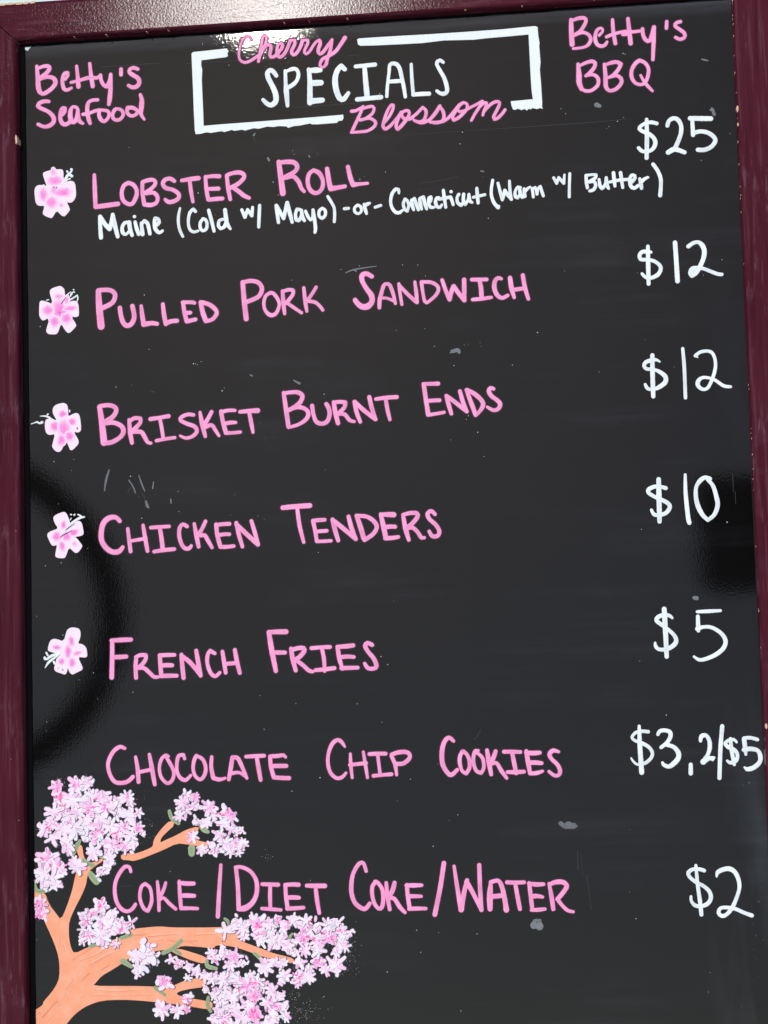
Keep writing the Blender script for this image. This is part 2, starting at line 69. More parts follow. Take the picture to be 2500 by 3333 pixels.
  'ChickenTenders': ('pink', [[7911,-41154,363,7577,-40832,394,7025,-40856,458,6545,-41240,474,6337,-41929,458,6350,-42702,458,6711,-43334,457,7257,-43701,441,7809,-43683,441,8129,-43348,346],[8586,-41821,299,8689,-42790,346,8792,-43720,346],[9888,-41586,299,10044,-42610,377,10229,-43734,345],[8924,-42838,315,10105,-42689,314],[10552,-41804,345,11377,-41774,329,12098,-41763,313],[11297,-41810,345,11424,-42662,376,11517,-43589,392],[10792,-43809,329,11656,-43710,360,12502,-43665,329],[13607,-41821,344,13259,-41639,344,12979,-41951,360,12943,-42643,360,13149,-43343,360,13456,-43662,359,13769,-43635,359,13928,-43449,297],[14221,-41630,297,14375,-42543,390,14551,-43533,359],[15176,-41459,328,14892,-42025,359,14570,-42551,359],[14724,-42633,343,15076,-42608,359,15378,-43119,358,15679,-43652,296],[16067,-41762,374,16144,-42610,374,16344,-43462,389],[16066,-41801,358,16691,-41748,358,17173,-41744,358],[16205,-42651,343,16751,-42595,342,17155,-42610,327],[16380,-43632,358,16963,-43638,358,17508,-43597,326],[17761,-41689,342,17957,-42679,373,18232,-43670,326],[17781,-41828,389,18580,-42626,404,19529,-43543,387],[19029,-41585,341,19281,-42500,372,19545,-43543,341],[21686,-40585,433,22731,-40526,433,23928,-40497,447],[22882,-40686,340,23041,-42108,370,23355,-43495,308],[24167,-41769,354,24318,-42539,339,24435,-43383,338],[24167,-41754,339,24630,-41726,354,25131,-41715,338],[24415,-42657,339,25300,-42630,323],[24433,-43474,308,25048,-43482,307,25625,-43466,292],[25801,-41730,384,25972,-42554,415,26218,-43463,353],[25875,-41825,384,26590,-42425,399,27676,-43396,368],[27127,-41530,353,27341,-42454,399,27676,-43396,337],[27803,-41495,383,28085,-42406,429,28329,-43329,428],[27803,-41495,353,28605,-41588,352,29206,-41992,382,29438,-42496,382,29101,-43054,367,28401,-43499,382],[29795,-41444,352,29996,-42479,443,30161,-43398,427],[29794,-41467,352,30443,-41492,428,30862,-41524,458],[30071,-42520,397,30568,-42486,366,30949,-42516,351],[30122,-43435,382,30695,-43418,366,31192,-43361,320],[31624,-41554,320,31785,-42624,427,32045,-43636,335],[31662,-41555,320,32199,-41439,350,32769,-41484,381,32799,-41790,380,32326,-42341,396,31899,-42629,396],[31936,-42668,381,32393,-42647,350,32800,-43043,335,33091,-43509,334,33319,-43502,289],[34248,-41618,319,33953,-41341,350,33642,-41557,365,33782,-41980,349,34298,-42493,349,34571,-43034,349,34385,-43406,364,33968,-43390,349,33737,-43002,304]]),
  'FrenchFries': ('pink', [[7116,-51115,361,7097,-52339,392,7031,-54093,407],[7062,-51052,345,8004,-51029,392,8709,-51028,360],[7198,-52433,376,7746,-52435,392,8295,-52414,360],[9139,-52478,360,9064,-53238,375,9088,-54192,359],[9092,-52492,328,9470,-52335,344,9939,-52350,359,9933,-52655,359,9613,-53103,375,9099,-53468,344],[9218,-53396,344,9764,-53412,344,10226,-53807,359,10610,-54161,327,10961,-54171,281],[11124,-52424,374,11157,-53225,374,11220,-54065,390],[11109,-52401,359,11810,-52392,358,12355,-52401,327],[11211,-53242,390,11795,-53230,389,12145,-53255,358],[11235,-54103,389,11858,-54099,389,12519,-54118,342],[12939,-52404,342,12999,-53357,389,13083,-54310,373],[12976,-52520,373,13665,-53073,388,14500,-54086,388],[14188,-52116,357,14326,-53017,404,14514,-54162,372],[15735,-52377,325,15351,-52160,357,15135,-52510,357,15099,-53193,341,15355,-53960,356,15736,-54259,341,16129,-53968,294],[16380,-52260,341,16495,-53084,387,16615,-53997,340],[17419,-52163,356,17577,-53116,386,17789,-54048,340],[16568,-53275,356,17497,-53228,355],[20285,-50789,401,20484,-52221,462,20791,-53971,384],[20270,-50789,370,21056,-50783,431,21709,-50797,446],[20633,-52468,385,21171,-52484,384,21593,-52498,353],[22100,-52196,353,22197,-52955,399,22442,-53982,353],[22174,-52311,369,22638,-52174,368,23136,-52190,399,23168,-52456,399,22774,-52897,399,22346,-53149,399],[22499,-53153,353,23064,-53586,352,23514,-54015,352,23856,-54123,291],[23787,-52210,352,24631,-52161,337,25319,-52160,352],[24644,-52237,337,24799,-53110,352,24828,-54092,336],[24088,-54009,337,24892,-53958,367,25643,-53890,351],[25946,-52165,367,26060,-53074,382,26304,-53985,305],[25931,-52164,336,26619,-52148,397,27230,-52092,366],[26138,-53016,366,26750,-52982,351,27267,-53035,320],[26230,-53908,397,26954,-53907,366,27564,-53910,335],[28792,-52103,350,28416,-51926,365,28219,-52161,381,28436,-52619,350,28913,-53236,365,29102,-53844,380,28854,-54024,350,28399,-53973,350,28143,-53589,289]]),
  'ChocolateChipCookies': ('pink', [[8033,-59945,296,7645,-59814,343,7132,-60127,359,6732,-60761,344,6606,-61364,328,6790,-62125,343,7171,-62664,359,7715,-62767,358,8262,-62651,358,8696,-62284,342],[8941,-60680,280,9096,-61652,358,9156,-62710,358],[10103,-60505,295,10300,-61681,404,10511,-62953,341],[9208,-61919,327,10222,-61739,326],[11676,-60695,295,11445,-60591,279,11090,-60945,310,10923,-61620,295,11027,-62302,310,11368,-62762,310,11676,-62882,325,12030,-62552,325,12119,-61951,325,11821,-61265,326,11482,-60728,279],[13044,-60903,294,12957,-60599,294,12568,-60680,341,12403,-61204,325,12391,-61882,310,12613,-62415,340,13073,-62667,325,13544,-62286,263],[14229,-60797,263,14038,-60701,340,13837,-61088,340,13747,-61764,309,13929,-62371,309,14348,-62644,309,14703,-62239,340,14792,-61639,324,14573,-61031,324,14191,-60758,278],[15310,-60839,309,15255,-61650,339,15393,-62481,385],[15430,-62557,370,15928,-62681,339,16392,-62580,262],[16698,-62700,323,16869,-61840,385,17027,-60942,369],[17027,-60904,339,17464,-60990,369,17760,-61561,354,18198,-62622,276],[16862,-62215,338,17555,-62157,277,18086,-62470,307],[18165,-60880,323,18972,-60855,353,19663,-60842,337],[19048,-60917,338,19181,-61821,383,19336,-62799,337],[20159,-60929,352,20217,-61771,368,20428,-62600,383],[20160,-60907,337,20812,-60886,352,21272,-60837,306,21437,-60991,260],[20372,-61700,352,20946,-61699,383,21481,-61712,352],[20428,-62615,367,21077,-62676,367,21688,-62705,367],[26333,-60276,213,26076,-59895,335,25739,-59722,350,25312,-60025,365,24989,-60766,320,24915,-61586,320,25102,-62338,335,25584,-62797,319,26042,-62734,319,26369,-62406,258],[26773,-60870,243,26788,-61782,319,26875,-62791,258],[27839,-60748,258,27979,-61736,303,28125,-62820,257],[26712,-61757,319,28042,-61648,318],[28327,-60924,333,29047,-60912,348,29651,-60928,348],[29007,-60978,303,29084,-61763,287,29167,-62585,302],[28620,-62683,333,29378,-62627,317,30097,-62592,332],[30137,-61119,332,30419,-61870,332,30510,-62654,256],[30141,-61007,332,30712,-60850,362,31316,-60835,362,31612,-61044,347,31564,-61378,347,31063,-61752,362,30459,-61760,332],[35214,-60057,285,34848,-59765,360,34462,-60112,391,34252,-60850,406,34260,-61816,405,34578,-62491,375,34945,-62760,390,35444,-62364,315],[36092,-61008,330,35908,-60892,345,35709,-61258,345,35656,-61776,345,35822,-62447,299,36152,-62677,329,36428,-62240,344,36446,-61647,344,36238,-61123,314,35983,-60893,315],[37182,-60864,269,36957,-60859,314,36794,-61285,329,36776,-61878,329,36981,-62475,314,37349,-62669,329,37586,-62268,314,37535,-61526,314,37174,-61109,284,37026,-61068,269],[37893,-60853,314,38013,-61760,418,38166,-62800,313],[38583,-60974,358,38356,-61546,388,38041,-62057,403],[38269,-61914,373,38642,-61923,328,38996,-62524,358,39408,-63125,283],[39254,-61013,343,39939,-61030,343,40571,-61069,327],[39921,-61141,343,40025,-61809,372,40181,-62737,372],[39476,-62646,298,40183,-62663,372,40816,-62642,312],[41056,-61022,357,41175,-61912,401,41294,-62801,327],[41016,-61132,297,41572,-61182,416,42130,-61160,342],[41286,-61929,386,41843,-61950,386,42250,-61997,326],[41294,-62801,327,41815,-62776,356,42302,-62640,267],[43637,-61124,267,43211,-61017,356,42905,-61290,371,43040,-61662,341,43541,-62191,341,43708,-62711,355,43549,-63002,326,43216,-62994,311,42820,-62675,267]]),
  'CokeWater': ('pink', [[8388,-69977,279,8277,-69638,295,7929,-69572,341,7455,-70073,341,7094,-70815,326,7020,-71638,341,7185,-72463,341,7603,-73031,341,8065,-73188,325,8455,-73007,325,8732,-72638,309],[9571,-70994,309,9258,-71228,309,9107,-71898,309,9198,-72497,309,9460,-73023,325,9766,-73178,324,10047,-72585,324,10095,-71989,294,9952,-71314,309,9571,-70994,309],[10594,-70840,263,10677,-71850,340,10693,-73155,293],[11287,-70949,278,11108,-71484,324,10789,-72075,324],[10786,-72262,339,11096,-72155,293,11551,-72610,324,12082,-73066,293],[12415,-70835,277,12450,-71880,339,12529,-72999,338],[12390,-70946,308,12966,-71031,385,13620,-71043,338],[12563,-71993,354,13102,-72003,385,13639,-72034,338],[12544,-73014,369,13236,-73025,307,13889,-73058,292],[15899,-69593,291,15721,-71563,353,15563,-73716,383],[17136,-69839,337,17260,-71218,352,17299,-73002,382],[17105,-69802,306,17602,-69796,321,18284,-70121,336,18729,-70724,351,18852,-71395,382,18737,-72135,397,18381,-72723,427,17838,-73085,504,17302,-73150,397],[19291,-71194,336,19939,-71228,351,20586,-71262,365],[19937,-71302,335,19903,-72155,350,19912,-73118,320],[19210,-73144,305,19971,-73208,320,20768,-73280,289],[21179,-71287,335,21211,-72177,350,21326,-73141,365],[21156,-71287,335,21765,-71260,365,22258,-71291,380],[21323,-72305,380,21817,-72298,380,22272,-72328,334],[21302,-73178,380,21948,-73166,349,22632,-73125,318],[22940,-71377,349,23735,-71406,409,24417,-71418,409],[23658,-71478,333,23746,-72515,364,23909,-73589,303],[27815,-70296,302,27606,-69663,317,27226,-69730,347,26753,-70498,347,26579,-71382,377,26598,-72120,377,26880,-72862,377,27584,-73316,376,28047,-72882,331],[28621,-71159,331,28311,-71486,346,28255,-72148,346,28423,-72888,331,28751,-73298,346,29017,-73192,361,29145,-72605,361,29093,-71794,346,28732,-71235,331,28508,-71135,301],[29423,-71269,316,29492,-72317,376,29650,-73386,330],[30099,-71281,375,29917,-71882,406,29524,-72501,376],[29750,-72468,375,30049,-72547,345,30480,-73216,360,30880,-73648,285],[31092,-71461,330,31142,-72344,360,31265,-73302,359],[31054,-71497,330,31653,-71507,375,32290,-71504,299],[31217,-72360,360,31703,-72369,344,32227,-72385,284],[31226,-73360,359,31900,-73349,344,32573,-73360,299],[34137,-69786,389,33779,-71728,388,33283,-73848,403],[34951,-70044,269,35129,-71531,343,35403,-73515,417],[35441,-73516,402,35665,-72274,402,35960,-71179,357],[35919,-71288,402,36342,-72066,372,37039,-73542,327],[37039,-73542,371,36983,-71784,372,36980,-69986,357],[37734,-73480,415,37752,-72456,490,37861,-71359,297],[37861,-71359,342,38458,-71260,341,38740,-71741,386,38931,-72695,400,39035,-73574,459],[37973,-72496,401,38717,-72436,400],[39159,-71397,341,39862,-71431,341,40528,-71421,325],[39821,-71540,341,39972,-72567,370,40125,-73518,355],[40933,-71487,325,41012,-72438,355,41120,-73607,325],[40895,-71523,296,41484,-71606,384,42075,-71595,310],[41045,-72548,384,41526,-72520,369,41967,-72600,266],[41046,-73621,295,41637,-73601,339,42118,-73551,280],[42519,-71551,280,42669,-72539,383,42781,-73561,368],[42554,-71625,310,43039,-71451,398,43628,-71461,398,43913,-71758,397,43676,-72192,368,43139,-72802,368],[43139,-72802,339,43491,-73281,309,43918,-73689,309,44355,-73805,264]]),
  'price12a': ('white', [[52563,-20871,255,52228,-20807,330,51853,-20809,330,51633,-21066,330,51717,-21416,330,52277,-21484,300,52795,-21628,299,53230,-21996,314,53291,-22344,329,53051,-22752,344,52518,-22992,329,52071,-22929,299,51769,-22607,240],[52335,-20375,300,52299,-21869,359,52274,-23476,329],[54536,-20190,373,54576,-21610,373,54610,-23371,388],[55604,-20556,358,55987,-20309,328,56399,-20255,313,56723,-20541,402,56866,-21046,387,56752,-21652,372,56426,-22322,372,56110,-22763,402,55787,-23013,328,55626,-22775,298,55827,-22404,328,56274,-22390,357,56719,-22452,297,57376,-22755,297,57887,-22973,297,58182,-23012,297],[55798,-22747,462,56120,-22535,417]]),
  'price12b': ('white', [[52918,-29923,164,52664,-29758,253,52253,-29776,343,51800,-29907,328,51640,-30203,313,51853,-30464,298,52373,-30519,253,52885,-30756,327,53316,-31156,372,53298,-31610,387,52838,-31967,357,52309,-32170,253,51866,-32073,298,51678,-31723,238],[52344,-29363,343,52305,-30728,372,52287,-32737,342],[54803,-28936,267,54868,-30472,297,54863,-32969,282],[55975,-29714,119,55795,-29569,282,56215,-29286,282,56810,-29239,267,57172,-29446,281,57357,-29986,266,57343,-30666,281,57087,-31486,296,56686,-32223,281,56274,-32340,281,55917,-32036,355,55932,-31658,355,56277,-31387,281,56793,-31434,251,57302,-31647,266,57947,-32131,280,58497,-32232,251]]),
  'price10': ('white', [[52994,-40236,326,52592,-40107,296,52074,-40086,326,51621,-40293,341,51610,-40556,326,52043,-40873,311,52697,-41200,325,53130,-41480,340,53266,-41785,340,52952,-42222,340,52428,-42389,311,51986,-42334,311,51779,-41951,237],[52453,-39500,370,52423,-41001,414,52393,-42912,355],[54589,-39213,236,54565,-40713,325,54673,-42589,354,54763,-43116,339],[56527,-39631,368,56164,-39504,339,55787,-39713,369,55434,-40223,310,55366,-40970,339,55483,-41723,383,55820,-42484,368,56243,-42949,309,56775,-42521,338,57063,-41786,367,56984,-41035,353,56761,-40202,324,56377,-39700,295]]),
  'price5': ('white', [[53095,-50711,206,52882,-50511,294,52406,-50443,339,51957,-50614,339,51836,-50870,339,52228,-51217,324,52799,-51680,294,53221,-52138,323,53336,-52586,352,53042,-52947,367,52518,-53190,323,51930,-53171,294,51683,-52904,294,51656,-52644,191],[52484,-49963,383,52510,-51522,397,52531,-53782,353],[55096,-50273,249,55940,-50264,308,56930,-50245,249],[55132,-50645,308,55121,-51459,337,55129,-51792,293],[55040,-51642,337,55522,-51509,293,56179,-51567,307,56891,-52034,321,57231,-52636,350,57061,-53221,350,56455,-53718,351,55711,-54028,322,55122,-54120,293,54694,-53849,205]]),
  'price35': ('white', [[50829,-59715,293,50354,-59665,279,49835,-59762,265,49528,-60122,250,49738,-60385,250,50317,-60621,308,50819,-60928,293,51095,-61375,278,50968,-61812,278,50476,-62204,279,49885,-62299,205,49530,-61997,191,49406,-61774,147],[50134,-59255,250,50128,-60763,367,50191,-62930,396],[51590,-59955,264,51747,-59702,322,52153,-59639,322,52549,-59797,351,52571,-60165,337,52298,-60598,322,51806,-60989,293],[52217,-60780,322,52795,-60978,336,53143,-61427,394,53125,-61866,394,52742,-62296,395,52331,-62521,336,51936,-62350,293,51868,-62201,234],[54089,-62402,321,54061,-63097,350],[54931,-60556,262,55019,-60192,365,55386,-60128,321,55624,-60538,335,55637,-61124,349,55470,-61632,320,55236,-61992,364],[55082,-62207,466,55382,-61995,408,55932,-61899,247,55815,-62079,218],[56691,-59430,335,56467,-61291,334,56301,-63515,334],[57763,-60724,203,57554,-60514,261,57115,-60576,291,56852,-60789,262,57023,-61049,320,57591,-61356,319,57792,-61763,290,57628,-62197,334,57186,-62332,290,56975,-62181,218],[57303,-60435,262,57339,-61313,320,57507,-62486,261],[59403,-60562,290,58866,-60402,290,58357,-60425,290],[58355,-60462,334,58403,-61048,363,58447,-61706,232],[58318,-61338,363,58828,-61278,377,59401,-61438,333,59582,-61954,362,59468,-62388,362,58981,-62777,376,58469,-62874,333,58295,-62724,174]]),
  'price2': ('white', [[54802,-70754,304,54444,-70639,290,53937,-70629,276,53563,-70876,334,53623,-71203,290,54113,-71647,290,54681,-71946,290,55133,-72388,318,55236,-72896,333,54986,-73325,333,54471,-73533,304,53967,-73453,304,53691,-73087,247,53690,-72761,218],[54166,-70343,247,54249,-71866,290,54377,-73170,319,54444,-74183,318],[55760,-71242,159,55846,-70918,333,56253,-70708,362,56762,-70645,376,57185,-70906,361,57449,-71489,346,57494,-72140,303,57244,-72929,303,56849,-73716,332,56395,-74214,303,56030,-74316,318,55787,-74060,318,55983,-73702,289,56562,-73675,289,57135,-73793,303,57771,-74091,303,58373,-74317,331]]),
}
BRACKETS = [[14760,-1730,14890,-1610,16039,-1572,17187,-1521,17798,-1498,17895,-1723,17814,-1935,17861,-2143,17681,-2221,16662,-2281,15578,-2350,15544,-2784,15626,-3174,15570,-4068,15596,-5350,15635,-6631,15658,-8036,17183,-8005,19083,-7984,22869,-7930,25383,-7885,27551,-7833,27556,-8124,27452,-8295,27126,-8325,26997,-8469,26371,-8480,25368,-8493,24867,-8461,24744,-8378,23862,-8500,23359,-8519,22853,-8640,22730,-8505,22102,-8440,21597,-8485,21095,-8415,20334,-8558,19957,-8484,19195,-8640,18944,-8548,18310,-8610,18059,-8518,17423,-8657,17171,-8564,16281,-8662,15902,-8587,15392,-8683,14985,-8696,14914,-8373,14867,-6837,14830,-4788,14772,-2476],[28901,-1445,29078,-1393,30579,-1393,32451,-1407,34939,-1437,38038,-1446,41125,-1430,43095,-1363,43771,-1347,43977,-1424,44013,-2158,44090,-2793,44057,-3042,44119,-4430,44037,-5053,44096,-6187,44138,-7819,44112,-8219,44180,-8373,43963,-8284,43716,-8356,43353,-8245,43166,-8359,43046,-8276,42857,-8427,42679,-8277,42431,-8362,42130,-8217,41943,-8306,41736,-8267,41624,-7934,41574,-7580,42151,-7567,43402,-7522,43322,-6639,43291,-5381,43264,-3618,43233,-2004,41720,-2039,39871,-2077,38635,-2132,36163,-2027,34298,-2129,32432,-2104,30561,-2066,29162,-2010,28965,-1895]]
FLOWERS = [
  {"O":[1695,-11347,1799,-11180,2469,-11033,2645,-10899,2761,-10920,2804,-11009,3341,-11027,3470,-11136,3493,-11598,3400,-12083,3645,-12184,3761,-12133,4139,-12055,4485,-12233,4560,-13072,4541,-13416,4406,-13724,4201,-13914,3998,-13945,3724,-13843,4005,-14477,3989,-14619,3607,-15043,3462,-15092,3260,-14980,2860,-14526,2475,-15150,2330,-15171,1753,-14908,1640,-14686,1775,-14320,1792,-14062,1357,-14065,1126,-13908,1027,-13643,950,-12803,1012,-12461,1262,-12273,1669,-12297,1786,-12232,1871,-12367,2031,-12376,1877,-11935],"B":[[2748,-11958,552,407,0.0,1.0],[2678,-12933,291,436,0.0,1.2],[3431,-13035,726,348,0.0,1.0],[1717,-13107,320,524,0.0,1.0],[2434,-13840,465,407,0.0,1.0],[3272,-14104,174,174,0.0,0.6],[2612,-11258,204,320,0.0,0.6]],"W":[[3324,-12309,203,3648,-11925,247,3826,-11618,261,4208,-11238,174],[3973,-11483,261,4231,-11671,261],[3704,-12101,116,3851,-11937,131,4069,-11878,160],[3817,-11214,174,3859,-11303,174],[4182,-11078,232,4225,-11109,232]],"D":[[2567,-12538,64,2683,-12530,64],[2871,-12527,76,2928,-12660,64]]},
  {"O":[2184,-21541,2230,-21344,2405,-21210,3014,-21057,3187,-21094,3415,-21320,3456,-21465,3479,-21951,3695,-21934,3835,-22255,3774,-22479,4295,-22364,4524,-22490,4649,-22781,4666,-23607,4593,-23717,4391,-23777,3946,-23669,4397,-24360,4423,-24561,3942,-25019,3768,-25096,3625,-25032,3399,-24736,3174,-24299,2998,-24517,2877,-24938,2701,-25142,2471,-25145,2038,-25109,1867,-24944,1826,-24743,2201,-23652,1620,-23921,1447,-23869,1277,-23576,1237,-23317,1277,-22407,1351,-22268,1525,-22220,1986,-22387,2474,-22626,2252,-21859],"B":[[2972,-22096,347,347,0.0,1.0],[2986,-23208,751,866,0.0,1.0],[2006,-23072,434,405,0.0,1.0],[3969,-23002,519,202,-5.0,1.2],[2571,-24069,375,433,0.0,1.0],[3612,-23837,404,404,0.0,1.1],[3633,-22301,202,375,15.0,0.8]],"W":[[3492,-22009,87,3755,-21766,87,4002,-21608,81],[4131,-21672,144,4043,-21810,216,3954,-22004,104],[4221,-21420,115,4278,-21457,115],[4233,-21614,121,4319,-21667,121],[3834,-22340,144,4269,-22106,159,4560,-21922,144],[4560,-21951,115,4614,-22210,144,4539,-22434,115],[1887,-22216,98,2089,-22178,98]],"D":[[3153,-22604,52,3344,-22343,69,3578,-22070,52],[2984,-23350,98,3027,-23366,98]]},
  {"O":[2295,-31608,2389,-31314,2634,-31132,3151,-31021,3393,-31077,3573,-31249,3628,-31669,3621,-32204,4078,-31987,4381,-31926,4561,-32068,4647,-32369,4725,-33264,4662,-33469,4449,-33579,4057,-33472,4471,-34203,4498,-34412,4404,-34616,3976,-35012,3855,-35037,3735,-34972,3619,-34581,3397,-34230,3164,-34710,2947,-35087,2734,-35137,2493,-35052,2225,-34699,2227,-34551,2512,-33583,2087,-33668,1845,-33613,1666,-33367,1612,-32769,1677,-32415,1831,-32302,2254,-32381,2678,-32489,2351,-31938],"B":[[3169,-31975,303,303,0.0,1.2],[3947,-32665,333,272,-20.0,1.2],[2489,-32987,364,364,-20.0,1.2],[3272,-33378,454,878,0.0,1.0],[3019,-34169,303,454,0.0,1.2],[3720,-33844,333,333,0.0,1.2]],"W":[[3008,-32712,61,2254,-32381,152,1923,-32158,182,1591,-32059,137,1226,-32052,73],[1850,-31946,167,1927,-31890,121],[444,-32672,91,734,-32587,106,947,-32531,182,1158,-32659,182,1372,-32580,258],[3764,-31675,127,3768,-31794,127]],"D":[[4400,-33161,91,4399,-33265,121]]},
  {"O":[2221,-40606,2524,-40394,3041,-40219,3241,-40227,3438,-40458,3631,-40996,3657,-41221,3943,-41120,4316,-41023,4515,-41031,4683,-41233,4789,-41822,4814,-42046,4698,-42237,4041,-42324,4239,-42470,4658,-43043,4670,-43183,4366,-43589,4165,-43679,3995,-43603,3545,-43141,3249,-43966,3105,-44072,2592,-44025,2422,-43935,2367,-43766,2564,-42881,2291,-43011,2063,-42946,1757,-42293,1702,-42067,1790,-41903,2078,-41761,2681,-41588,2344,-41086],"B":[[3113,-41284,200,314,0.0,1.2],[2501,-42237,314,372,0.0,1.1],[3357,-42270,343,343,0.0,1.2],[3960,-41958,342,228,-20.0,1.2],[2976,-43036,228,371,-10.0,1.2],[4033,-42908,171,200,0.0,0.8]],"W":[[3250,-41736,74,3714,-41223,157,4232,-40908,228,4576,-40740,228,4890,-40696,157],[4366,-40472,131,4621,-40602,143],[3738,-40442,143,3795,-40458,143],[4037,-40496,171,4095,-40456,143],[3704,-40888,97,3777,-40751,97]],"D":[[2843,-42306,71,3073,-42133,86,3332,-42018,91,3849,-41786,51],[3293,-41723,63,3653,-41472,69,4056,-41208,40]]},
  {"O":[3252,-50188,3368,-49998,3625,-49882,3853,-49875,4249,-49957,4389,-50114,4441,-50420,4379,-50804,4175,-51212,4571,-51280,4795,-51452,4934,-51705,4983,-52203,4925,-52339,4782,-52376,4160,-52301,4545,-53126,4571,-53292,4513,-53400,4086,-53580,3743,-53749,3602,-53704,3435,-53506,3326,-53117,3206,-53609,3063,-53743,2752,-53623,2300,-53472,2160,-53275,2177,-53110,2309,-52727,2342,-52425,2773,-52024,2206,-51910,1724,-51770,1627,-51602,1761,-51108,1906,-50864,2107,-50773,2363,-50782,3013,-51023],"B":[[3667,-51003,199,397,0.0,1.2],[3372,-51822,256,454,0.0,1.2],[2411,-51460,313,156,5.0,1.2],[4136,-52011,340,156,-20.0,1.0],[2793,-52659,227,256,0.0,1.2],[3700,-52770,255,340,0.0,1.2]],"W":[[1545,-52428,199,1947,-52164,256,2718,-51912,170],[1394,-53128,80,1684,-52708,228,2229,-52311,199,2660,-51993,142],[1509,-51902,199,1621,-52099,171],[1362,-52298,242,1389,-52423,213],[2140,-52653,199,2195,-52807,199]],"D":[[2869,-53337,102,2903,-53347,102],[2488,-53174,68,2502,-53180,68]]},
]
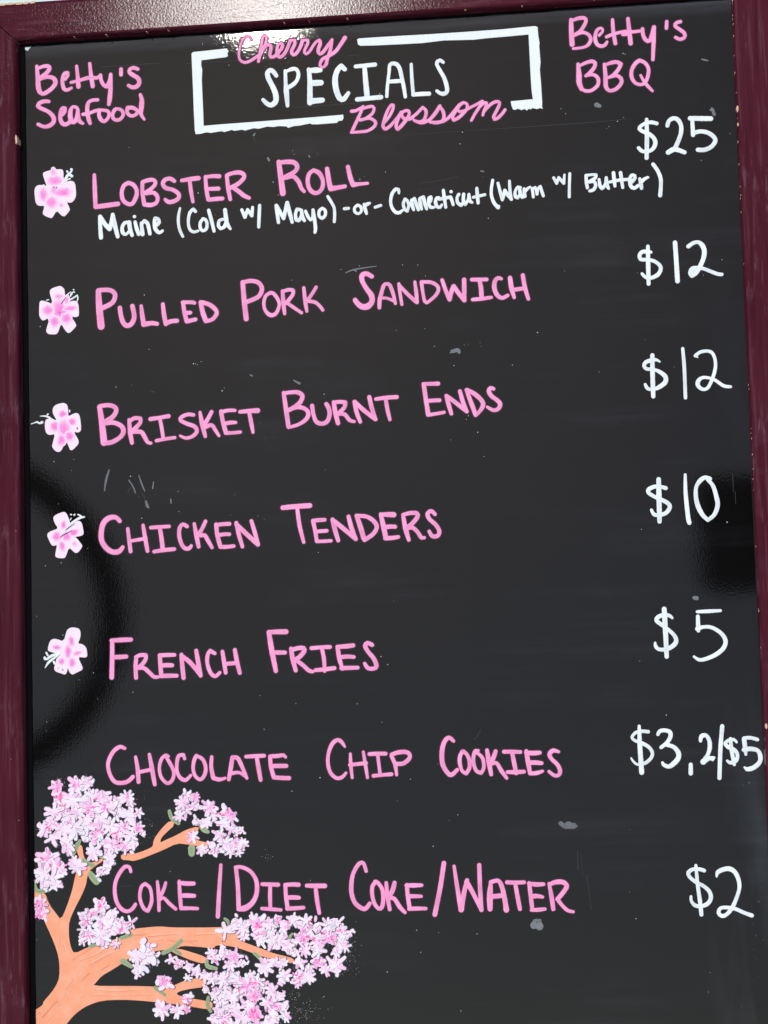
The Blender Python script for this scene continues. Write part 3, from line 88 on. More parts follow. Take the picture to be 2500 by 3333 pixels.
TREE = {"O":[[19,-81106,87,-81750,76,-82677,2426,-82699,2806,-82175,3335,-81568,3938,-81075,4688,-80656,5807,-80311,7440,-80258,8993,-80346,10467,-80504,11688,-80632,13356,-80898,14508,-81108,14958,-81038,14968,-80543,14392,-80463,13560,-80311,12727,-80178,12151,-79985,12024,-79860,12091,-79736,12480,-79586,13384,-79422,14415,-79329,14547,-79113,14426,-78739,13977,-78672,13269,-78694,12687,-78843,12038,-79114,11453,-79356,10099,-79278,8871,-79220,7531,-79205,5044,-79162,5308,-78880,5837,-78315,6511,-77967,7410,-77443,8011,-76987,8682,-76782,9563,-76561,10408,-76385,10991,-76331,12155,-76222,12482,-76008,13770,-76089,14733,-76208,15247,-76215,15296,-76017,16086,-76028,16981,-76177,18306,-76638,18880,-76853,19635,-77084,20696,-77187,21295,-77512,21712,-77480,21719,-77186,21079,-76993,20098,-76759,19043,-76338,18212,-76031,17456,-75740,17004,-75437,17313,-75279,17168,-74906,16334,-74612,15416,-74599,14442,-74609,13476,-74589,11798,-74563,10700,-74453,9922,-74504,8948,-74583,8297,-74680,8270,-74718,7593,-75266,6100,-75674,4754,-76013,3552,-76569,3261,-76064,3121,-75344,3092,-74698,3140,-73908,3602,-72909,4216,-71840,4602,-70979,4684,-70462,4841,-69888,5446,-69430,6087,-69046,5978,-68864,5150,-69245,4703,-69092,4410,-68653,4345,-67929,4198,-67710,3895,-67921,3891,-68210,4108,-68792,3946,-69655,3713,-70300,3474,-71377,3007,-72684,2468,-73826,2026,-73244,1509,-72587,1182,-71717,1033,-71624,395,-71541,218,-70635,28,-70740,-13,-71028,13,-72040,385,-72352,902,-73082,1007,-73731,1628,-75035,2136,-76335,2311,-77269,2296,-78415,2026,-79055,1570,-79693,888,-80401,885,-80615,433,-80932],[8637,-68578,9291,-68410,9914,-68182,10289,-67980,10328,-67531,10615,-67056,11121,-66466,11749,-65909,12177,-66218,11298,-66950,10919,-67363,10882,-67710,11350,-67491,12097,-67206,13157,-66659,14086,-66456,14112,-66708,13644,-66998,13880,-67572,14983,-67803,14730,-68187,13749,-67958,13134,-67856,12272,-67749,11151,-68267,9905,-68722,9282,-68950,8628,-69117,8287,-69052,7618,-69003,7587,-68570,8296,-68512],[11509,-76275,12412,-76288,13182,-76517,14461,-76938,14649,-77221,14386,-77484,13426,-77248,12531,-76863,11890,-76592]],"G":[[3512,-68564,337,3820,-67919,450,4127,-67419,300],[5690,-68100,269,5906,-68682,374,6576,-68839,179],[4405,-68978,374,4701,-69236,449,5222,-69426,374],[4988,-70107,486,5208,-70399,598,5502,-70728,597],[256,-70599,196,472,-71398,376,1449,-71415,270],[11701,-65157,309,11877,-65701,371,12425,-66133,371],[14273,-66352,370,14574,-66718,493,14878,-66904,308],[13498,-68193,616,13490,-68611,555],[4904,-75943,343,5352,-75878,268,6025,-75673,298],[7518,-75336,342,8338,-75098,341],[7637,-77196,519,8297,-77633,341],[10265,-79365,340,11067,-79943,265],[10986,-76580,362,11768,-76217,362,12489,-75603,361],[11831,-76280,323,12405,-76662,297],[14584,-77251,296,14639,-77687,386,15342,-77882,295],[16129,-73912,231,16382,-74103,295,16439,-74478,167],[14655,-80168,295,14579,-80787,359,14825,-81284,295],[18502,-76700,274,18876,-77000,350,19098,-77299,274],[21652,-75195,197,21337,-75707,349,21783,-76082,197]],"K":[[125,-81679,52,428,-81325,52,654,-81184,45],[798,-81685,45,1706,-80695,45,2083,-80414,37],[1242,-81975,45,2301,-80844,45],[2518,-81417,37,3499,-80500,37,4102,-79936,30],[3396,-77068,45,4600,-76369,52,5275,-76020,45],[3992,-77148,37,5490,-76595,37,6392,-76036,37],[4883,-77374,37,5783,-76957,45,6533,-76538,37],[4807,-77516,37,6081,-76890,37,6831,-76471,30],[5769,-77886,45,6443,-77537,37],[2155,-80629,37,2913,-79709,30],[2842,-79422,37,3525,-78573,37],[3828,-78219,30,4584,-77442,30],[5151,-79449,30,6783,-79610,30,8637,-79524,30],[4996,-79875,30,6777,-79966,30,9739,-79928,30],[2378,-74975,30,2441,-75837,30],[2593,-75696,30,2808,-76416,30],[4119,-78723,30,4723,-78158,30],[8484,-75171,32,9523,-75092,39],[9779,-75252,39,11270,-75149,32,12435,-75072,26],[9772,-75689,32,11006,-75457,32],[11262,-75586,26,12552,-75729,26,13842,-75685,26],[13658,-75184,32,15268,-75145,32],[13131,-75799,26,13834,-76121,26],[10674,-75952,26,11254,-76085,26],[15522,-75336,26,16281,-75906,26]],"B":[[2233,-62952,678,2],[2521,-63977,828,2],[2814,-64565,602,2],[3965,-62847,827,1],[4795,-62648,676,0],[3498,-63999,827,0],[1981,-64982,828,0],[1743,-65921,828,1],[1210,-66418,678,0],[1804,-67082,752,0],[3103,-65442,902,0],[4010,-65026,826,0],[5229,-63747,825,0],[6126,-63913,824,1],[5065,-64759,825,1],[6415,-64644,898,1],[7393,-64304,673,0],[8220,-63960,597,1],[8437,-64399,448,0],[7455,-65101,672,0],[8420,-65484,746,0],[9170,-65211,447,1],[5876,-65646,898,0],[4746,-66057,825,0],[3692,-66324,901,0],[2789,-66450,827,0],[3076,-67470,826,0],[3219,-68052,600,0],[4732,-67069,674,0],[5710,-66728,823,1],[6690,-66242,822,0],[7353,-66834,747,1],[7957,-66413,597,1],[9075,-66436,596,2],[9440,-66877,372,0],[8468,-67073,596,0],[6222,-67533,747,0],[5475,-67446,524,1],[6890,-67835,747,1],[7933,-67928,671,1],[8681,-67726,596,0],[5312,-68382,748,0],[6649,-68912,672,0],[6415,-69557,597,0],[3948,-69511,749,0],[3655,-69072,525,0],[5888,-69907,597,0],[4398,-64164,676,0],[1480,-68886,1053,1],[2299,-69480,901,1],[940,-70033,902,0],[1837,-70411,826,0],[1153,-70976,601,0],[2055,-70920,600,0],[684,-72484,676,2],[826,-73207,751,2],[13005,-64885,803,1],[12560,-65536,556,0],[13330,-63991,556,0],[13885,-64063,432,2],[12827,-64460,618,0],[13871,-64784,555,0],[15040,-64930,739,1],[15273,-65594,554,0],[16319,-65617,738,1],[16809,-65687,614,2],[16122,-66211,553,0],[13909,-66045,493,0],[14770,-66123,554,0],[16788,-66704,491,0],[17460,-66837,491,0],[15857,-67163,615,0],[16275,-67769,675,0],[17255,-67849,674,1],[16752,-68436,552,0],[17423,-68628,368,0],[15465,-68351,614,1],[14358,-68329,554,0],[13639,-67238,555,0],[15226,-67988,492,0],[17807,-67860,490,0],[5846,-72730,820,1],[5090,-73364,672,1],[4635,-73860,672,1],[5975,-74024,894,1],[6729,-73462,670,0],[4843,-75011,746,1],[5812,-75025,894,0],[6860,-74611,744,0],[7607,-74407,817,1],[8354,-74132,594,0],[4316,-75362,522,0],[6099,-75745,521,0],[7065,-75759,446,0],[4343,-73424,448,0],[6417,-74389,744,0],[4327,-74573,448,0],[9496,-76792,1036,0],[8682,-76782,667,0],[10158,-77015,665,0],[9654,-76224,666,0],[8961,-77784,666,0],[8805,-78280,370,0],[11106,-78948,774,1],[10777,-81119,774,0],[12064,-81194,644,0],[12919,-80211,611,1],[12903,-81079,386,2],[11623,-77087,516,0],[12262,-77469,516,1],[13095,-77729,515,0],[12949,-78597,386,0],[13732,-78048,579,0],[14432,-78429,578,0],[15004,-78746,513,0],[14475,-79546,449,0],[15838,-78757,641,0],[16148,-79256,577,0],[16737,-78644,576,0],[15231,-77011,578,1],[14917,-76634,450,0],[16009,-76648,642,0],[16836,-76970,705,2],[16503,-77586,577,0],[17530,-77476,448,0],[15172,-79988,513,0],[15676,-80427,577,0],[16113,-80989,576,0],[15467,-81229,512,0],[16175,-74892,765,0],[17028,-74312,611,0],[17632,-74617,687,0],[18482,-74112,610,0],[18928,-74637,838,2],[19772,-74354,609,0],[20463,-74068,532,1],[21061,-74521,683,1],[21754,-74089,607,0],[17694,-75284,534,0],[19059,-75600,685,0],[19830,-75168,608,0],[20578,-75696,683,0],[20040,-75983,608,0],[21249,-76222,607,0],[22095,-75717,682,0],[22801,-74695,833,1],[22632,-75430,757,2],[22814,-74179,606,0],[23708,-74783,605,0],[23760,-75741,680,1],[24620,-74575,680,0],[25154,-74362,604,0],[24672,-75534,755,2],[25590,-75032,603,1],[26110,-75334,527,0],[25568,-75914,679,0],[26010,-76288,527,0],[25247,-76645,528,0],[23742,-76477,680,0],[22681,-76536,605,0],[21845,-76672,530,0],[22205,-77487,605,0],[23718,-77433,680,2],[22950,-77938,454,0],[25144,-77745,904,0],[24306,-78102,528,0],[22178,-78589,756,1],[22933,-78672,604,0],[19392,-77745,760,0],[20082,-77459,531,0],[20763,-77541,531,0],[20969,-78501,606,0],[20733,-78866,455,0],[22017,-79028,529,0],[15866,-78807,611,0],[16405,-78592,686,0],[17086,-78822,609,0],[17992,-79201,989,2],[18236,-78467,456,0],[18681,-78988,608,1],[19128,-79362,607,0],[17218,-79781,761,1],[15183,-78577,611,0],[15618,-79763,610,0],[15679,-80501,610,0],[16603,-80069,686,0],[19955,-79739,682,0],[20551,-80187,530,0],[18505,-80090,684,2],[19854,-80840,834,2],[20913,-80925,530,0],[20970,-81732,529,0],[19403,-80688,607,0],[17957,-80820,684,0],[16811,-81028,685,0],[18471,-81633,835,2],[19984,-81795,757,0],[17328,-81769,760,0],[15806,-81754,762,1],[15117,-81894,610,0],[19363,-82449,682,0],[18072,-82510,683,0],[16553,-82496,685,0]]}
MARKS = {"S":[[7066,-36847,131,6818,-37610,184,6646,-38557,105],[8729,-37766,79,9061,-38269,105,9287,-38844,105],[8903,-38340,78,8634,-38792,79],[9599,-37391,78,9797,-38042,131,10073,-38721,104],[9809,-38890,78,10089,-39338,78],[10162,-39598,183,10286,-40013,261,10388,-40120,130],[10842,-37982,78,10754,-38544,104],[12275,-39503,104,12295,-39811,104],[9517,-39187,78,9646,-39244,78],[27402,-21230,77,28052,-21006,103,28954,-20900,103,29984,-20800,51],[28052,-21006,129,28306,-21124,103],[21085,-11142,183,21185,-11332,183],[24576,-11145,156,24625,-11252,130],[38894,-13286,102,39121,-13351,127],[39057,-13736,76,39029,-13838,76],[28793,-13385,103,28816,-13465,103],[36017,-28228,203,36526,-28176,354,36646,-28386,202],[35887,-28349,76,36268,-28317,127],[43602,-66812,343,43961,-67063,392,44209,-66971,587,44646,-67077,391],[44702,-66884,196,44890,-67082,147],[41194,-74819,587,41444,-74654,685,41632,-74898,636],[41254,-74482,294,41696,-74440,245],[54905,-49153,292,55098,-49184,341],[48607,-8320,403,48855,-8439,302],[57952,-9201,174,58129,-9726,273],[58069,-9362,199,57846,-9348,149],[57303,-5037,100,57548,-5130,149,57819,-5200,75],[37439,-59219,74,37047,-59849,74,36797,-59892,50],[7497,-71158,77,8398,-71124,77],[20252,-34583,52,20396,-35051,52],[5704,-31093,53,5860,-31230,53],[10790,-30394,79,11051,-30458,79],[19201,-29393,104,19380,-29505,78],[22832,-30029,103,23315,-30308,206],[18582,-81521,50,18831,-81645,50],[19927,-9098,183,20035,-8946,105],[19897,-9280,79,20020,-9630,79],[28007,-2816,52,28995,-2776,52],[23478,-6950,52,29197,-6895,52],[14239,-2559,53,22009,-2626,52],[6922,-2367,54,11988,-2356,53],[33892,-14026,51,35431,-13909,51,36971,-13638,51],[33620,-14581,26,35669,-14494,26],[35895,-80854,25,37121,-80915,25],[44870,-69024,49,44866,-70479,73],[45109,-69150,49,45239,-70969,49],[45532,-70975,73,45800,-73636,49],[32214,-9861,26,47496,-9776,50,51522,-9642,25],[58365,-39241,49,58351,-40730,49],[58497,-40735,49,58503,-41727,49]],"C":[-175,42,124,184,663,12,796,-185,495,-542,226,-362],"T":[17930,-2938,9211,-9494,51101,-4207,50927,-4143,50261,-9821,50775,-9518,49569,-10216,49362,-10358,45675,-8470,46039,-8908,37469,-9927,37260,-10903,23332,-10938,23209,-10615,21483,-13187,18396,-12110,17822,-14493,21873,-14336,21951,-14340,29159,-13198,15082,-13755,10641,-26830,10324,-22198,13985,-23171,14412,-28233,14595,-28242,14750,-28327,15068,-28084,31497,-26263,33867,-26254,37070,-27769,37401,-27709,38455,-27939,38389,-27630,34611,-27750,34287,-31003,36183,-29435,40971,-29615,43118,-27025,37242,-33630,37056,-33926,37954,-35030,35719,-35566,38418,-37048,7777,-29890,9094,-29770,16974,-30398,16788,-30621,25348,-31302,8891,-37438,3858,-36739,4055,-35816,2364,-35926,2688,-39506,2860,-44451,5134,-43329,1516,-44659,17671,-39336,19591,-41197,12932,-40553,12910,-38888,9774,-40993,20099,-41472,24539,-44379,50918,-43491,57759,-43184,8809,-55360,1425,-58341,5482,-53668,5815,-55830,4248,-54215,1461,-57608,2939,-50463,702,-48833,30024,-53728,29488,-53063,27444,-56841,22384,-56674,19447,-55941,50364,-54074,52315,-58442,29418,-58386,24240,-62719,21888,-63755,19717,-58699,33874,-61864,31619,-63017,30521,-64716,35367,-65953,58128,-64127,11674,-70041,31771,-75065,33549,-75262,36631,-75428,23257,-70966,411,-75368,48861,-72337,54946,-78704,54740,-80201,24134,-80217,24067,-81916,20762,-79692,32067,-76818,33306,-68432,49073,-67412,47993,-30509,51812,-28041,54067,-30421,45499,-22049,51404,-22519,58243,-21797,56713,-22981,61319,-12128,59347,-11418,56930,-13497,30970,-12915,28574,-20698,27024,-20925,32161,-20815,33437,-20884,34047,-21844,22874,-21610,35138,-81448,29189,-73124,16487,-15727,39401,-17296],"V":[58427,-74437,58451,-74986,58603,-75871,58832,-77184,58874,-81693,57993,-78956,58573,-77656,58438,-76940,58702,-79083,59183,-76236,58415,-73601,58956,-73251,59241,-72180]}
SPRAY = [[0.26226,-0.76616,0.0045,0.00749,70],[0.2606,-0.78197,0.00499,0.003,30],[0.22355,-0.81316,0.00877,0.00551,110],[0.21757,-0.80093,0.00753,0.00376,30],[0.19742,-0.69029,0.00253,0.00253,14],[0.09835,-0.66599,0.00514,0.00566,26],[0.09624,-0.63848,0.00309,0.00258,5],[0.0265,-0.62559,0.00312,0.00208,10],[0.17546,-0.76865,0.00202,0.00253,10],[0.08831,-0.65081,0.00309,0.00206,5],[0.08331,-0.64069,0.00206,0.00206,4]]

# ------------------------------------------------------------------ helpers
C = scene.collection
MM = 1e-5
LEAN = math.radians(15)
TOP_V = 1.18                       # length along the board from the ground to the inner top corner
UP = Vector((0, math.sin(LEAN), math.cos(LEAN)))
NRM = Vector((0, -math.cos(LEAN), math.sin(LEAN)))


def link(name, me, mat, parent=None, kind=None, label=None):
    o = bpy.data.objects.new(name, me)
    C.objects.link(o)
    if mat is not None and not me.materials:
        me.materials.append(mat)
    if parent is not None:
        o.parent = parent
    if kind:
        o['kind'] = kind
    if label:
        o['label'] = label
    return o


def tag(o, label, cat, group=None):
    o['label'] = label
    o['category'] = cat
    if group:
        o['group'] = group


class MB:
    """collects faces with one pigment colour per vertex; coordinates are board ones: u right, v up, h out of the board"""
    def __init__(self):
        self.v, self.f, self.c = [], [], []

    def add(self, verts, faces, col):
        n = len(self.v)
        self.v += verts
        self.f += [tuple(n + i for i in fc) for fc in faces]
        if isinstance(col, list):
            self.c += col
        else:
            self.c += [col] * len(verts)

    def mesh(self, name, smooth=False):
        me = bpy.data.meshes.new(name)
        me.from_pydata([(x, -h, z) for (x, z, h) in self.v], [], self.f)
        at = me.color_attributes.new('pigment', 'FLOAT_COLOR', 'POINT')
        flat = []
        for c in self.c:
            flat += [c[0], c[1], c[2], 1.0]
        at.data.foreach_set('color', flat)
        if smooth:
            me.polygons.foreach_set('use_smooth', [True] * len(me.polygons))
        me.update()
        return me


def spline(pts, step=0.0012):
    """Catmull-Rom through (u, v, w); sharp turns split the stroke"""
    runs, cur = [], [pts[0]]
    for i in range(1, len(pts) - 1):
        a, b, c = pts[i - 1], pts[i], pts[i + 1]
        d1 = Vector((b[0] - a[0], b[1] - a[1]))
        d2 = Vector((c[0] - b[0], c[1] - b[1]))
        cur.append(b)
        if d1.length > 0 and d2.length > 0 and abs(d1.angle(d2)) > math.radians(82):
            runs.append(cur)
            cur = [b]
    cur.append(pts[-1])
    runs.append(cur)
    out = []
    for r in runs:
        if len(r) < 2:
            continue
        q = [r[0]] + r + [r[-1]]
        res = []
        for i in range(1, len(q) - 2):
            p0, p1, p2, p3 = q[i - 1], q[i], q[i + 1], q[i + 2]
            L = math.hypot(p2[0] - p1[0], p2[1] - p1[1])
            n = max(1, min(14, int(L / step)))
            for k in range(n):
                t = k / n
                t2, t3 = t * t, t * t * t
                res.append(tuple(0.5 * (2 * p1[j] + (p2[j] - p0[j]) * t + (2 * p0[j] - 5 * p1[j] + 4 * p2[j] - p3[j]) * t2 + (3 * p1[j] - p0[j] - 3 * p2[j] + p3[j]) * t3) for j in range(3)))
        res.append(r[-1])
        out.append(res)
    return out


PROF = [(-1.0, 0.0), (-0.78, 0.8), (0.0, 1.0), (0.78, 0.8), (1.0, 0.0)]


def ribbon(mb, run, col, h, z0, grow=0.0, rng=None):
    n = len(run)
    verts, faces, cols = [], [], []
    phase = rng.uniform(0, 6.28) if rng else 0
    dry = rng.random() < .5 if rng else False
    for i, p in enumerate(run):
        a = run[max(0, i - 1)]
        b = run[min(n - 1, i + 1)]
        dx, dy = b[0] - a[0], b[1] - a[1]
        L = math.hypot(dx, dy) or 1e-9
        nx, ny = -dy / L, dx / L
        w = p[2] / 2 + grow
        if rng:
            w *= 1 + rng.uniform(-0.035, 0.035)
        tone = 1.0
        if rng:
            tone = 1 + .045 * math.sin(i * .55 + phase) + .04 * math.sin(i * .19 + phase * 2.3)
        for s, t in PROF:
            if rng:
                kk = tone * (1.0 if abs(s) > .9 else (.90 if s == 0 and dry else 1.01))
                cols.append((min(1, col[0] * kk), min(1, col[1] * kk), min(1, col[2] * kk)))
            verts.append((p[0] + nx * s * w, p[1] + ny * s * w, z0 + h * t if t > 0 else 0.0))
    for i in range(n - 1):
        for k in range(4):
            a = i * 5 + k
            faces.append((a, a + 5, a + 6, a + 1))
    # round caps
    for end in (0, n - 1):
        p = run[end]
        q = run[1] if end == 0 else run[n - 2]
        ang = math.atan2(p[1] - q[1], p[0] - q[0])
        w = p[2] / 2 + grow
        base = len(verts)
        verts.append((p[0], p[1], z0 + h))
        K = 8
        for j in range(K + 1):
            t = ang - math.pi / 2 + math.pi * j / K
            verts.append((p[0] + math.cos(t) * w * 0.78, p[1] + math.sin(t) * w * 0.78, z0 + h * 0.8))
        for j in range(K + 1):
            t = ang - math.pi / 2 + math.pi * j / K
            verts.append((p[0] + math.cos(t) * w, p[1] + math.sin(t) * w, 0.0))
        for j in range(K):
            faces.append((base, base + 1 + j, base + 2 + j))
            faces.append((base + 1 + j, base + 2 + K + j, base + 3 + K + j, base + 2 + j))
    if rng:
        cols += [col] * (len(verts) - len(cols))
        mb.add(verts, faces, cols)
    else:
        mb.add(verts, faces, col)


def stroke(mb, flat, col, h=0.00022, z0=0.0, grow=0.0, rng=None, step=0.0012):
    pts = [(flat[i] * MM, flat[i + 1] * MM, flat[i + 2] * MM) for i in range(0, len(flat), 3)]
    if len(pts) == 1:
        pts.append((pts[0][0] + 1e-4, pts[0][1], pts[0][2]))
    for run in spline(pts, step):
        ribbon(mb, run, col, h, z0, grow, rng)


def poly(mb, pts, col, h, smooth=0, edge=0.0005):
    """flat patch of paint with sloping rim"""
    if smooth:
        for _ in range(smooth):
            q = []
            m = len(pts)
            for i in range(m):
                a, b = pts[i], pts[(i + 1) % m]
                q.append((a[0] * .75 + b[0] * .25, a[1] * .75 + b[1] * .25))
                q.append((a[0] * .25 + b[0] * .75, a[1] * .25 + b[1] * .75))
            pts = q
    m = len(pts)
    verts = [(x, y, h) for x, y in pts]
    faces = [tuple(t) for t in tessellate_polygon([[Vector((x, y, 0)) for x, y in pts]])]
    area = sum(pts[i][0] * pts[(i + 1) % m][1] - pts[(i + 1) % m][0] * pts[i][1] for i in range(m))
    sg = 1 if area > 0 else -1
    rim = []
    for i in range(m):
        a, b = pts[i - 1], pts[(i + 1) % m]
        dx, dy = b[0] - a[0], b[1] - a[1]
        L = math.hypot(dx, dy) or 1e-9
        rim.append((pts[i][0] + dy / L * edge * sg, pts[i][1] - dx / L * edge * sg, 0.0))
    base = len(verts)
    verts += rim
    for i in range(m):
        j = (i + 1) % m
        faces.append((i, j, base + j, base + i))
    mb.add(verts, faces, col)


def blotch(mb, cx, cy, rx, ry, rot, cin, cout, h, rng):
    K, R = 18, [0.0, 0.35, 0.6, 0.8, 1.0]
    verts, cols, faces = [(cx, cy, h)], [cin], []
    ca, sa = math.cos(rot), math.sin(rot)
    wob = [1 + rng.uniform(-0.14, 0.14) for _ in range(K)]
    for ri, r in enumerate(R[1:]):
        t = (0.1, 0.35, 0.72, 1.0)[ri]
        for k in range(K):
            a = 2 * math.pi * k / K
            x, y = math.cos(a) * rx * r * wob[k], math.sin(a) * ry * r * wob[k]
            verts.append((cx + x * ca - y * sa, cy + x * sa + y * ca, h - 0.000025 * r))
            tt = min(1, max(0, t + (rng.uniform(-.15, .15) if 0 < ri < 3 else 0)))
            cols.append(tuple(cin[j] * (1 - tt) + cout[j] * tt for j in range(3)))
    for k in range(K):
        faces.append((0, 1 + k, 1 + (k + 1) % K))
        for ri in range(3):
            a = 1 + ri * K
            faces.append((a + k, a + K + k, a + K + (k + 1) % K, a + (k + 1) % K))
    mb.add(verts, faces, cols)


def pairs(flat):
    return [(flat[i] * MM, flat[i + 1] * MM) for i in range(0, len(flat), 2)]


# ------------------------------------------------------------------ materials
def mat(name):
    m = bpy.data.materials.new(name)
    m.use_nodes = True
    nt = m.node_tree
    return m, nt, nt.nodes['Principled BSDF']


def nd(nt, kind, **kw):
    n = nt.nodes.new(kind)
    for k, v in kw.items():
        setattr(n, k, v)
    return n


def noise(nt, src, scale, stretch=(1, 1, 1), detail=4, rough=0.55, loc=(0, 0, 0)):
    mp = nd(nt, 'ShaderNodeMapping')
    mp.inputs['Scale'].default_value = stretch
    mp.inputs['Location'].default_value = loc
    nt.links.new(src, mp.inputs['Vector'])
    n = nd(nt, 'ShaderNodeTexNoise')
    n.inputs['Scale'].default_value = scale
    n.inputs['Detail'].default_value = detail
    n.inputs['Roughness'].default_value = rough
    nt.links.new(mp.outputs[0], n.inputs['Vector'])
    return n.outputs['Fac']


def ramp(nt, src, a, b, va=0.0, vb=1.0):
    n = nd(nt, 'ShaderNodeMapRange')
    n.inputs[1].default_value = a
    n.inputs[2].default_value = b
    n.inputs[3].default_value = va
    n.inputs[4].default_value = vb
    nt.links.new(src, n.inputs[0])
    return n.outputs[0]


def mth(nt, op, a, b):
    n = nd(nt, 'ShaderNodeMath', operation=op)
    for i, x in enumerate((a, b)):
        if isinstance(x, (int, float)):
            n.inputs[i].default_value = x
        else:
            nt.links.new(x, n.inputs[i])
    return n.outputs[0]


def mix(nt, fac, a, b):
    n = nd(nt, 'ShaderNodeMix', data_type='RGBA')
    if isinstance(fac, (int, float)):
        n.inputs[0].default_value = fac
    else:
        nt.links.new(fac, n.inputs[0])
    for i, x in ((6, a), (7, b)):
        if isinstance(x, tuple):
            n.inputs[i].default_value = (*x, 1.0)
        else:
            nt.links.new(x, n.inputs[i])
    return n.outputs[2]


def bump(nt, h, dist, strength=1.0, prev=None):
    n = nd(nt, 'ShaderNodeBump')
    n.inputs['Strength'].default_value = strength
    n.inputs['Distance'].default_value = dist
    nt.links.new(h, n.inputs['Height'])
    if prev is not None:
        nt.links.new(prev, n.inputs['Normal'])
    return n.outputs[0]


def lacquer(nt, base, rough, ior, normal, tint=(1, 1, 1)):
    """diffuse paint under a clear gloss coat"""
    nt.nodes.remove(nt.nodes['Principled BSDF'])
    df = nd(nt, 'ShaderNodeBsdfDiffuse')
    gl = nd(nt, 'ShaderNodeBsdfGlossy', distribution='BECKMANN')
    fr = nd(nt, 'ShaderNodeFresnel')
    mx = nd(nt, 'ShaderNodeMixShader')
    fr.inputs[0].default_value = ior
    for n in (df, gl):
        nt.links.new(normal, n.inputs['Normal'])
    nt.links.new(normal, fr.inputs['Normal'])
    nt.links.new(base, df.inputs['Color'])
    gl.inputs['Color'].default_value = (*tint, 1)
    if isinstance(rough, float):
        gl.inputs['Roughness'].default_value = rough
    else:
        nt.links.new(rough, gl.inputs['Roughness'])
    nt.links.new(fr.outputs[0], mx.inputs[0])
    nt.links.new(df.outputs[0], mx.inputs[1])
    nt.links.new(gl.outputs[0], mx.inputs[2])
    nt.links.new(mx.outputs[0], nt.nodes['Material Output'].inputs[0])


# marker paint: the pigment is stored on the mesh
PAINT, nt, bs = mat('marker_paint')
at = nd(nt, 'ShaderNodeAttribute', attribute_name='pigment')
tc = nd(nt, 'ShaderNodeTexCoord')
n1 = noise(nt, tc.outputs['Object'], 90, detail=5)
n2 = noise(nt, tc.outputs['Object'], 420, (1, 1, .35), detail=3)
hs = nd(nt, 'ShaderNodeHueSaturation')
nt.links.new(at.outputs['Color'], hs.inputs['Color'])
nt.links.new(mth(nt, 'MULTIPLY', ramp(nt, n1, .3, .7, .97, 1.02), ramp(nt, n2, .3, .7, .97, 1.03)), hs.inputs['Value'])
nt.links.new(ramp(nt, n1, .3, .7, 1.06, .95), hs.inputs['Saturation'])
nt.links.new(hs.outputs[0], bs.inputs['Base Color'])
bs.inputs['Roughness'].default_value = 0.6
bs.inputs['Specular IOR Level'].default_value = 0.25
nt.links.new(bump(nt, n2, 0.00006), bs.inputs['Normal'])

# black panel: glossy black board paint with brush ridges, chips, wiped chalk haze
BLACK, nt, bs = mat('black_board_paint')
tc = nd(nt, 'ShaderNodeTexCoord')
oc = tc.outputs['Object']
sx = nd(nt, 'ShaderNodeSeparateXYZ')
nt.links.new(oc, sx.inputs[0])
cloud = noise(nt, oc, 7, detail=6, rough=.6)
smear = noise(nt, oc, 30, (1.0, 1, .22), detail=5)
wipe = noise(nt, oc, 45, (.06, 1, 1), detail=6, rough=.65)
stip = noise(nt, oc, 380, detail=2)
# chips: tiny cells of pale dust
vor = nd(nt, 'ShaderNodeTexVoronoi', feature='F1')
vor.inputs['Scale'].default_value = 75
nt.links.new(oc, vor.inputs['Vector'])
sel = nd(nt, 'ShaderNodeSeparateColor')
nt.links.new(vor.outputs['Color'], sel.inputs[0])
spot = ramp(nt, vor.outputs['Distance'], .02, .045, 1, 0)
spot = mth(nt, 'MULTIPLY', spot, ramp(nt, sel.outputs[0], .95, .965))
spot = mth(nt, 'MULTIPLY', spot, ramp(nt, sel.outputs[1], 0, 1, .15, .8))
# dust along the top edge and down the right side
top = ramp(nt, sx.outputs['Z'], -.014, -.001, 0, 1)
top = mth(nt, 'MULTIPLY', top, ramp(nt, wipe, .38, .62))
right = ramp(nt, sx.outputs['X'], .545, .6, 0, 1)
right = mth(nt, 'MULTIPLY', right, ramp(nt, smear, .48, .68))
right = mth(nt, 'MULTIPLY', right, ramp(nt, sx.outputs['Z'], -.55, -.75, .15, 1))
haze = ramp(nt, wipe, .5, .78, 0, .32)
haze = mth(nt, 'MULTIPLY', haze, ramp(nt, cloud, .45, .62))
dust = mth(nt, 'ADD', mth(nt, 'MULTIPLY', top, .6), mth(nt, 'MULTIPLY', right, .35))
dust = mth(nt, 'ADD', dust, mth(nt, 'MULTIPLY', haze, .5))
base = mix(nt, cloud, (.0036, .0035, .0036), (.0052, .0048, .0052))
base = mix(nt, dust, base, (.075, .082, .10))
base = mix(nt, spot, base, (.5, .52, .5))
rg = mth(nt, 'ADD', ramp(nt, cloud, .3, .7, .042, .052), 0.0)
ridge = noise(nt, oc, 900, (1, 1, .12), detail=3)
ridge2 = noise(nt, oc, 520, detail=3)
b = bump(nt, ridge, .000007, 1.0)
b = bump(nt, ridge2, .0000125, 1.0, b)
b = bump(nt, smear, .00006, .25, b)
lacquer(nt, base, rg, 1.365, b, (.96, .92, .895))


